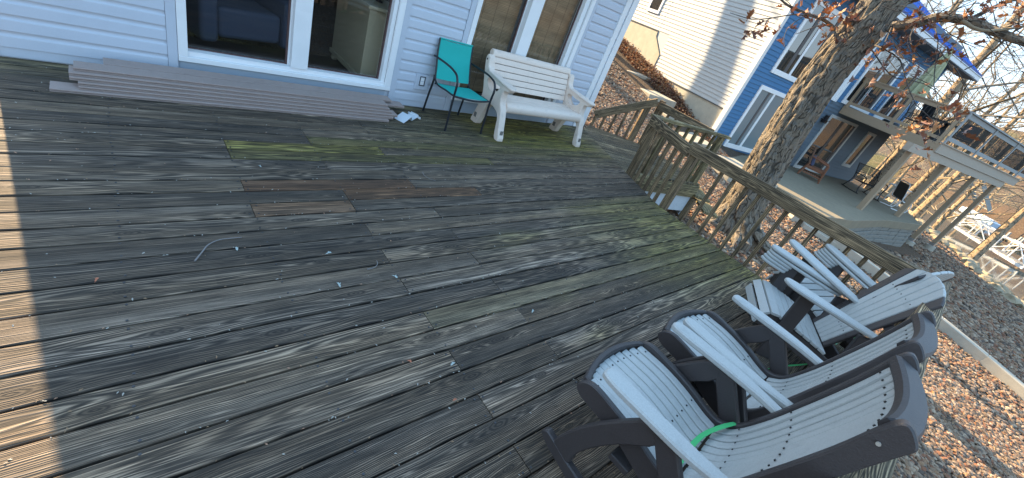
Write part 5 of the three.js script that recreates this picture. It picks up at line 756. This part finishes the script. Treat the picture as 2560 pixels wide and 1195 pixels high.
// ---------------------------------------------------------------- the wood around, and trees uphill that shade the yard
{
  const spots = [ // x, z, height, radius, label
    [30, -3.2, 15, 0.30, 'thick leaning grey trunk just right of the blue roof, lit on its left'], [34, -6.5, 14, 0.2, 'bare tree behind the end of the blue roof'], [38, -9.5, 15, 0.22, 'bare tree farther back behind the blue roof'],
    [27, -8.5, 13, 0.16, 'slim bare tree close behind the blue house'], [42, -4.5, 15, 0.2, 'bare tree above the balcony front rail'], [46, -8, 16, 0.24, 'tall bare tree deep in the wood behind the balcony'], [33, -1.0, 10, 0.22, 'bare tree with low limbs seen under the balcony'], [37, -2.2, 11, 0.24, 'tan trunk between the balcony posts'], [40, 0.2, 11, 0.2, 'bare tree between the two right balcony posts'],
    [29.5, -5.5, 12, 0.15, 'slender bare tree left of the thick grey trunk'], [50, -2, 15, 0.22, 'bare tree beyond the cove bank'], [52, -14, 16, 0.24, 'bare tree at the back of the wood on the rise'], [44, -15, 15, 0.22, 'bare tree on the rise behind the blue house'], [58, -7, 15, 0.2, 'distant bare tree in the thick of the wood'],
  ];
  spots.forEach(([x, z, h, r, l], i) => bareTree(l, x, z, h, r, { low: 0.16, n: 12, k: 4, twig: i % 3 === 0 ? std(0.22, 0.18, 0.135, 0.95) : tanMat }));
  const far = [[72, -6], [76, 2], [80, 9], [84, -12], [88, -2], [92, 6], [78, 14], [96, 14], [100, -8], [104, 2], [84, 20], [110, 10], [112, -14], [70, -16], [118, 0]];
  far.forEach(([x, z], i) => bareTree(['grey bare tree on the far bank above the docks', 'tan bare tree on the hillside across the cove', 'small bare tree high on the far bank'][i % 3] + [' at the water edge', ' near its left end', ' beside the stair', ' lower on the slope', ' under the sky line', ' half way up', ' at its right end', ' on the crest', ' in the gully', ' by the path', ' above the right gangway', ' among others on the crest', ' farthest back', ' nearest the blue house', ' alone at the top'][i], x, z, 11 + 5 * hash(i, 3), 0.22, { low: 0.2, n: 9, k: 3, group: 'bare trees on the far bank' }));
  const sh = at(2425, 641, 30); bareTree('forked bare tree leaning out over the water from the stone shore', 33.2, 2.2, 9, 0.26, { low: 0.45, n: 6, k: 3, name: 'shore_tree', group: 'trees on the shore' });
  bareTree('dark trunk cut off by the picture edge at the lower shore', 28.5, 5.6, 10, 0.24, { low: 0.5, n: 6, k: 3, name: 'shore_tree', group: 'trees on the shore', mat: barkMat });
  // uphill, out of the picture: their shadows fall on the grey siding and the yard
  [[12.6, -17.5, 13, 0.36], [9.3, -15.5, 12, 0.24], [13.6, -27, 15, 0.3], [5.0, -14.0, 11, 0.16], [11.2, -21, 13, 0.2], [8.8, -24, 13, 0.26], [4.4, -17, 14, 0.3], [16.5, -24, 15, 0.3]].forEach(([x, z, h, r], i) => bareTree(['bare oak uphill casting its shadow on the grey siding', 'bare tree uphill of the gravel yard', 'tall bare tree up the hill behind both houses', 'slim bare tree near the gap between the houses', 'bare tree in the gap between the houses', 'bare tree behind the white house', 'bare tree at the back corner of the white house', 'bare tree behind the blue house on the hill'][i], x, z, h, r, { low: 0.42, n: 7, k: 2, group: 'bare trees uphill between the houses', mat: barkMat, twig: twigMat }));
}

// ---------------------------------------------------------------- docks in the cove
{
  const dock = (name, label, a, b, w, truss) => {
    const t = thing(name, label, truss ? 'gangway' : 'dock', [0, 0, 0], 0, truss ? 'white truss gangways' : 'docks in the cove'), A = V(...a), B = V(...b), d = B.clone().sub(A), L = d.length(); d.normalize(); const s = V(-d.z, 0, d.x).normalize();
    const n = Math.round(L / 0.35); for (let i = 0; i < n; i++) { const c = A.clone().addScaledVector(d, (i + 0.5) * L / n); part('plank', bar(c.clone().addScaledVector(s, -w / 2), c.clone().addScaledVector(s, w / 2), 0.26, 0.05), M.newWoodPale, t); }
    for (const k of [-1, 1]) {
      const P = (q, h) => A.clone().addScaledVector(d, q).addScaledVector(s, k * w / 2).add(V(0, h, 0));
      part('side_beam', bar(P(0, -0.12), P(L, -0.12), 0.10, 0.2), truss ? M.white : M.oldWood, t);
      if (truss) { part('hand_rail', bar(P(0, 1.05), P(L, 1.05), 0.09, 0.09), M.white, t); const m = Math.round(L / 1.1); for (let i = 0; i <= m; i++) { part('upright', bar(P(i * L / m, 0), P(i * L / m, 1.05), 0.07, 0.07, d), M.white, t); if (i < m) part('brace', bar(P((i + (i & 1)) * L / m, 0), P((i + 1 - (i & 1)) * L / m, 1.05), 0.06, 0.06, s), M.white, t); } }
      else for (let q = 0.4; q < L; q += 2.4) part('pile', bar(P(q, -1.6), P(q, 0.7), 0.14, 0.14, d), M.greyWood, t);
    }
    return t;
  };
  const g = (px, py, y) => { const d = at(px, py, 1).sub(V(0, EYE, 0)), k = (y - EYE) / d.y; return [d.x * k, y, d.z * k]; };
  dock('gangway', 'white truss gangway farther left, seen between the balcony posts and the shore tree', g(2388, 560, -2.3), g(2472, 612, -2.5), 1.3, true);
  dock('gangway', 'white truss gangway at the right edge of the picture', g(2492, 622, -2.5), g(2575, 672, -2.6), 1.3, true);
  dock('dock', 'pale plank dock behind the left white gangway', g(2395, 532, -2.5), g(2490, 588, -2.55), 2.4);
  dock('dock', 'plank dock with rails behind the right white gangway', g(2515, 590, -2.55), g(2590, 632, -2.55), 2.4);
  const bo = thing('boat', 'small pale blue hulled boat lying by the left dock', 'boat', g(2440, 545, -2.75), 0.9), hp = [[-2.2, -0.7], [1.0, -0.8], [2.3, 0], [1.0, 0.8], [-2.2, 0.7]];
  part('hull', planBoard(soft(hp, 3), -0.1, 0.6, 0.06), std(0.45, 0.55, 0.65, 0.4), bo); part('deck_cover', planBoard(soft(hp.map(([a, b]) => [a * 0.8, b * 0.75]), 3), 0.5, 0.12, 0.04), M.white, bo);
  // stones along the shore
  const ro = thing('shore_stones', 'sunlit tan boulders lining the shore in front of the docks', null, [0, 0, 0], 0, null, 'stuff'), gs = [];
  for (let i = 0; i < 260; i++) { const s = rr(-16, 14), o = rr(-1.9, 0.5), x = 32.4 + 0.6 * -s + 0.8 * o, z = 2.1 + 0.8 * s + 0.6 * o, r = rr(0.16, 0.36), q = new THREE.IcosahedronGeometry(r, 1), p = q.attributes.position; for (let k = 0; k < p.count; k++) { const f = 0.75 + 0.5 * hash(Math.round(p.getX(k) * 500), Math.round(p.getY(k) * 500), Math.round(p.getZ(k) * 500) + i); p.setXYZ(k, p.getX(k) * f * 1.3, p.getY(k) * f * 0.7, p.getZ(k) * f); } q.rotateY(rr(0, 6)); q.translate(x, groundY(x, z) + r * 0.25, z); q.computeVertexNormals(); gs.push(q); }
  part('boulders', gs, std(0.42, 0.35, 0.25, 0.9, { map: conc }), ro, 'stuff');
  const sr = thing('hillside_stair', 'grey wooden stair climbing the far bank above the docks', 'stairs', g(2458, 518, -0.6), 0.7);
  for (let i = 0; i < 9; i++) part('tread', box(1.6, 0.08, 0.4, 0, i * 0.3, -i * 0.4), M.greyWood, sr); for (const s of [-1, 1]) part('stringer', bar(V(s * 0.8, -0.1, 0.1), V(s * 0.8, 2.5, -3.4), 0.08, 0.3), M.greyWood, sr);
}

// ---------------------------------------------------------------- gravel and fallen leaves
{
  const onHard = (x, z) => {                    // deck, landing, patio, walkway, houses
    if (x < 4.92 && z < 0.36) return true; const dx = x - NC[0], dz = z - NC[2], lx = Math.cos(NT) * dx - Math.sin(NT) * dz, lz = Math.sin(NT) * dx + Math.cos(NT) * dz;
    if (lx > -0.05 && lz < 0) return true; if (lx > 0.2 && lz < 3.95 && lx < 10.3) return true; if (lx > -2.05 && lx < -0.45 && lz < 2.6) return true;
    if (x < 5.9 && z < -4.4) return true; if (x > 5.2 && x < 7.1 && z < -2.75 && z > -4.5 && (x - 5.2) * 0.39 + 0 > -2.98 - z - 2) return x < 6.9 && z > -4.3 && z < -2.95;
    return false;
  };
  const cols = [[0.243, 0.171, 0.115], [0.18, 0.118, 0.073], [0.306, 0.217, 0.149], [0.117, 0.084, 0.063], [0.234, 0.133, 0.073], [0.207, 0.087, 0.043], [0.36, 0.266, 0.185], [0.09, 0.061, 0.043], [0.27, 0.167, 0.099]];
  const geo = [0, 1, 2].map(v => { const q = prep(new THREE.IcosahedronGeometry(1, 1)), p = q.attributes.position; for (let k = 0; k < p.count; k++) { const f = 0.82 + 0.34 * hash(Math.round(p.getX(k) * 90), Math.round(p.getY(k) * 90), Math.round(p.getZ(k) * 90) + v * 7); p.setXYZ(k, p.getX(k) * f * (1.25 - 0.1 * v), p.getY(k) * f * 0.55, p.getZ(k) * f * (0.8 + 0.12 * v)); } q.computeVertexNormals(); return q; });
  const gm = std(1, 1, 1, 0.85), lists = [[], [], []], mt = new THREE.Matrix4(), q = new THREE.Quaternion(), e = new THREE.Euler();
  const put = (x, z, s) => { if (onHard(x, z)) return; e.set(rr(-.5, .5), rr(0, 6.3), rr(-.5, .5)); q.setFromEuler(e); lists[Math.floor(rnd() * 3)].push([x, groundY(x, z) + s * 0.25, z, s, q.clone()]); };
  for (let i = 0; i < 46000; i++) put(rr(4.9, 11), rr(-6.5, 4.5), rr(0.018, 0.042)); for (let i = 0; i < 30000; i++) put(rr(9, 18), rr(-8, 6), rr(0.024, 0.05)); for (let i = 0; i < 16000; i++) put(rr(5.8, 14), rr(-13, -5), rr(0.022, 0.045)); for (let i = 0; i < 12000; i++) put(rr(16, 32), rr(-1, 8), rr(0.04, 0.08));
  const gv = thing('gravel', 'mixed river gravel covering the yard around the deck', null, [0, 0, 0], 0, null, 'stuff');
  lists.forEach((l, v) => { const m = new THREE.InstancedMesh(geo[v], gm, l.length), c = new THREE.Color(); l.forEach(([x, y, z, s, r], i) => { mt.compose(V(x, y, z), r, V(s, s, s)); m.setMatrixAt(i, mt); const k = cols[Math.floor(rnd() * cols.length)], b = rr(0.75, 1.15); c.setRGB(k[0] * b, k[1] * b, k[2] * b); m.setColorAt(i, c); }); m.name = 'pebbles'; m.userData.kind = 'stuff'; m.castShadow = m.receiveShadow = true; gv.add(m); });
  // dead leaves: thin scatter on the gravel, a deep drift along the neighbouring wall
  const ll = [[], [], [], []];
  const drop = (x, y, z, s) => { e.set(rr(-.5, .5), rr(0, 6.3), rr(-.6, .6)); q.setFromEuler(e); ll[Math.floor(rnd() * 4)].push([x, y, z, s, q.clone()]); };
  for (let i = 0; i < 5200; i++) { const x = rr(4.9, 18), z = rr(-9, 6); if (!onHard(x, z) && fbm(x * 0.8 + 60, z * 0.8 + 60, 3, 131) > 0.42) drop(x, groundY(x, z) + rr(0.02, 0.05), z, rr(0.05, 0.11)); }
  for (let i = 0; i < 600; i++) { const x = rr(9, 17), z = rr(-8, 4); if (!onHard(x, z)) drop(x, groundY(x, z) + 0.03, z, rr(0.06, 0.12)); }
  const ls = thing('fallen_leaves', 'brown fallen oak leaves scattered over the gravel yard', null, [0, 0, 0], 0, null, 'stuff');
  const emit = (parent, L) => L.forEach((l, v) => { const m = new THREE.InstancedMesh(leafGeos[v], leafMats[(v + 1) % 5], l.length); l.forEach(([x, y, z, s, r], i) => { mt.compose(V(x, y, z), r, V(s, s, s)); m.setMatrixAt(i, mt); }); m.name = 'leaf_litter'; m.userData.kind = 'stuff'; m.castShadow = m.receiveShadow = true; parent.add(m); });
  emit(ls, ll);
  const dr = thing('leaf_drift', 'deep drift of rust brown leaves along the foundation of the blue house', null, [0, 0, 0], 0, null, 'stuff'); ll.forEach(l => l.length = 0);
  const topY = (s) => s < 0.8 ? mix(-0.20, 0.03, s / 0.8) : s < 2.7 ? mix(0.03, 0.62, (s - 0.8) / 1.9) : mix(0.62, 1.25, Math.min(1, (s - 2.7) / 3.4)) + Math.max(0, s - 6.1) * 0.1;
  { const pos = [], idx = []; for (let i = 0; i <= 60; i++) for (let j = 0; j <= 6; j++) { const s = -0.3 + i * 0.19, u = j / 6, lx = -0.02 - u * 0.75, y = topY(s) - u * u * 0.42 - 0.07 + 0.08 * (fbm(s * 3 + 5, u * 5 + 5, 3, 141) - 0.5), p = nw(lx, y, -s); pos.push(p.x, p.y, p.z); if (i < 60 && j < 6) { const a = i * 7 + j; idx.push(a, a + 1, a + 7, a + 7, a + 1, a + 8); } } const g = new THREE.BufferGeometry(); g.setAttribute('position', new THREE.Float32BufferAttribute(pos, 3)); g.setIndex(idx); g.computeVertexNormals(); part('leaf_bed', prep(g), std(0.075, 0.032, 0.017, 1), dr, 'stuff'); }
  for (let i = 0; i < 6500; i++) { const s = rr(-0.4, 11), u = Math.pow(rnd(), 0.8), p = nw(-0.03 - u * 0.78, topY(s) - u * u * 0.42 + rr(-0.08, 0.03), -s); drop(p.x, p.y, p.z, rr(0.07, 0.13)); }
  for (let i = 0; i < 1500; i++) { const p = nw(rr(-3.2, -1.9), 0, rr(-12, -3.4)); drop(p.x, groundY(p.x, p.z) + rr(0.02, 0.06), p.z, rr(0.07, 0.13)); }
  emit(dr, ll);
}
// ---------------------------------------------------------------- small litter on the planks
{
  const tw = (label, pts, r) => { const t = thing('fallen_twig', label, 'twig', [0, 0, 0], 0, null); part('stick', limb(pts.map(p => V(...p)), r, r * 0.55, 14, 6, 0.3), std(0.22, 0.2, 0.19, 0.9), t); };
  tw('bent grey twig lying on the deck planks left of centre', [[0.2, 0.012, -2.01], [0.242, 0.014, -2.08], [0.27, 0.014, -2.127], [0.325, 0.012, -2.166], [0.43, 0.010, -2.175]], 0.0042);
  tw('short curved twig on the planks below the plank joints', [[0.985, 0.008, -1.77], [1.03, 0.010, -1.775], [1.06, 0.010, -1.80], [1.07, 0.008, -1.835]], 0.0032);
  tw('little curled twig beside the moss tuft near the brown planks', [[1.95, 0.008, -2.92], [1.93, 0.012, -2.86], [1.95, 0.010, -2.80], [2.0, 0.006, -2.77]], 0.0028);
  const lf = (label, x, z, s, m, a) => { const t = new THREE.Mesh(leafGeos[2], m); t.name = numbered('fallen_leaf'); t.position.set(x, 0.006, z); t.rotation.set(0.05, a, 0.1); t.scale.setScalar(s); t.castShadow = t.receiveShadow = true; tag(t, label, 'leaf'); scene.add(t); };
  const li = std(0.42, 0.47, 0.44, 0.9, { side: THREE.DoubleSide }), or = std(0.50, 0.17, 0.09, 0.8, { side: THREE.DoubleSide });
  const P = (px, py) => { const d = at(px, py, 1).sub(V(0, EYE, 0)), k = -EYE / d.y; return [d.x * k, d.z * k]; };
  [[590, 619, 'pale lichen flake beside the bent twig'], [812, 638, 'pale lichen flake on the seam right of the bent twig'], [852, 722, 'pale lichen flake with a brown bit near the deck middle'], [1137, 907, 'pale green lichen standing on a plank joint'], [979, 690, 'small pale lichen near the short curved twig'], [1328, 785, 'pale lichen flake on the planks below the moss'], [655, 421, 'pale lichen flake left of the brown planks']].forEach(([x, y, l], i) => lf(l, ...P(x, y), 0.030 + 0.012 * hash(i, 1), li, i * 1.7));
  [[1016, 902, 'rust red leaf on the plank seam at the lower middle'], [237, 709, 'orange leaf scrap on the seam near the sunny patch'], [1142, 999, 'small orange leaf scrap below the rust red leaf']].forEach(([x, y, l], i) => lf(l, ...P(x, y), 0.028, or, i * 2.1 + 0.6));
  const bits = thing('seam_litter', 'tiny tan leaf bits and seed husks caught along the plank seams', null, [0, 0, 0], 0, null, 'stuff'), n = 1700, m = new THREE.InstancedMesh(leafGeos[1], std(1, 1, 1, 0.9, { side: THREE.DoubleSide }), n), mt = new THREE.Matrix4(), c = new THREE.Color();
  for (let i = 0; i < n; i++) { const k = Math.floor(rr(-15, 17)), x = rr(-0.9, 4.9), z = seam(k) + rr(-0.006, 0.006) + (rnd() < 0.25 ? rr(-0.07, 0.07) : 0), s = rr(0.006, 0.016); mt.makeRotationFromEuler(new THREE.Euler(rr(-.4, .4), rr(0, 6), rr(-.4, .4))).scale(V(s, s, s)).setPosition(x, 0.003, z); m.setMatrixAt(i, mt); const p = rnd(); if (p < 0.6) c.setRGB(0.40, 0.37, 0.32); else if (p < 0.85) c.setRGB(0.30, 0.19, 0.11); else c.setRGB(0.45, 0.25, 0.16); m.setColorAt(i, c); }
  m.name = 'husks'; m.userData.kind = 'stuff'; bits.add(m);
}

// ---------------------------------------------------------------- render
const renderer = new THREE.WebGLRenderer({ antialias: true });
renderer.setSize(1024, 478);
renderer.toneMapping = THREE.LinearToneMapping; renderer.toneMappingExposure = EXPOSURE;
renderer.outputColorSpace = THREE.SRGBColorSpace;
renderer.shadowMap.enabled = true; renderer.shadowMap.type = THREE.PCFSoftShadowMap;
renderer.render(scene, camera);
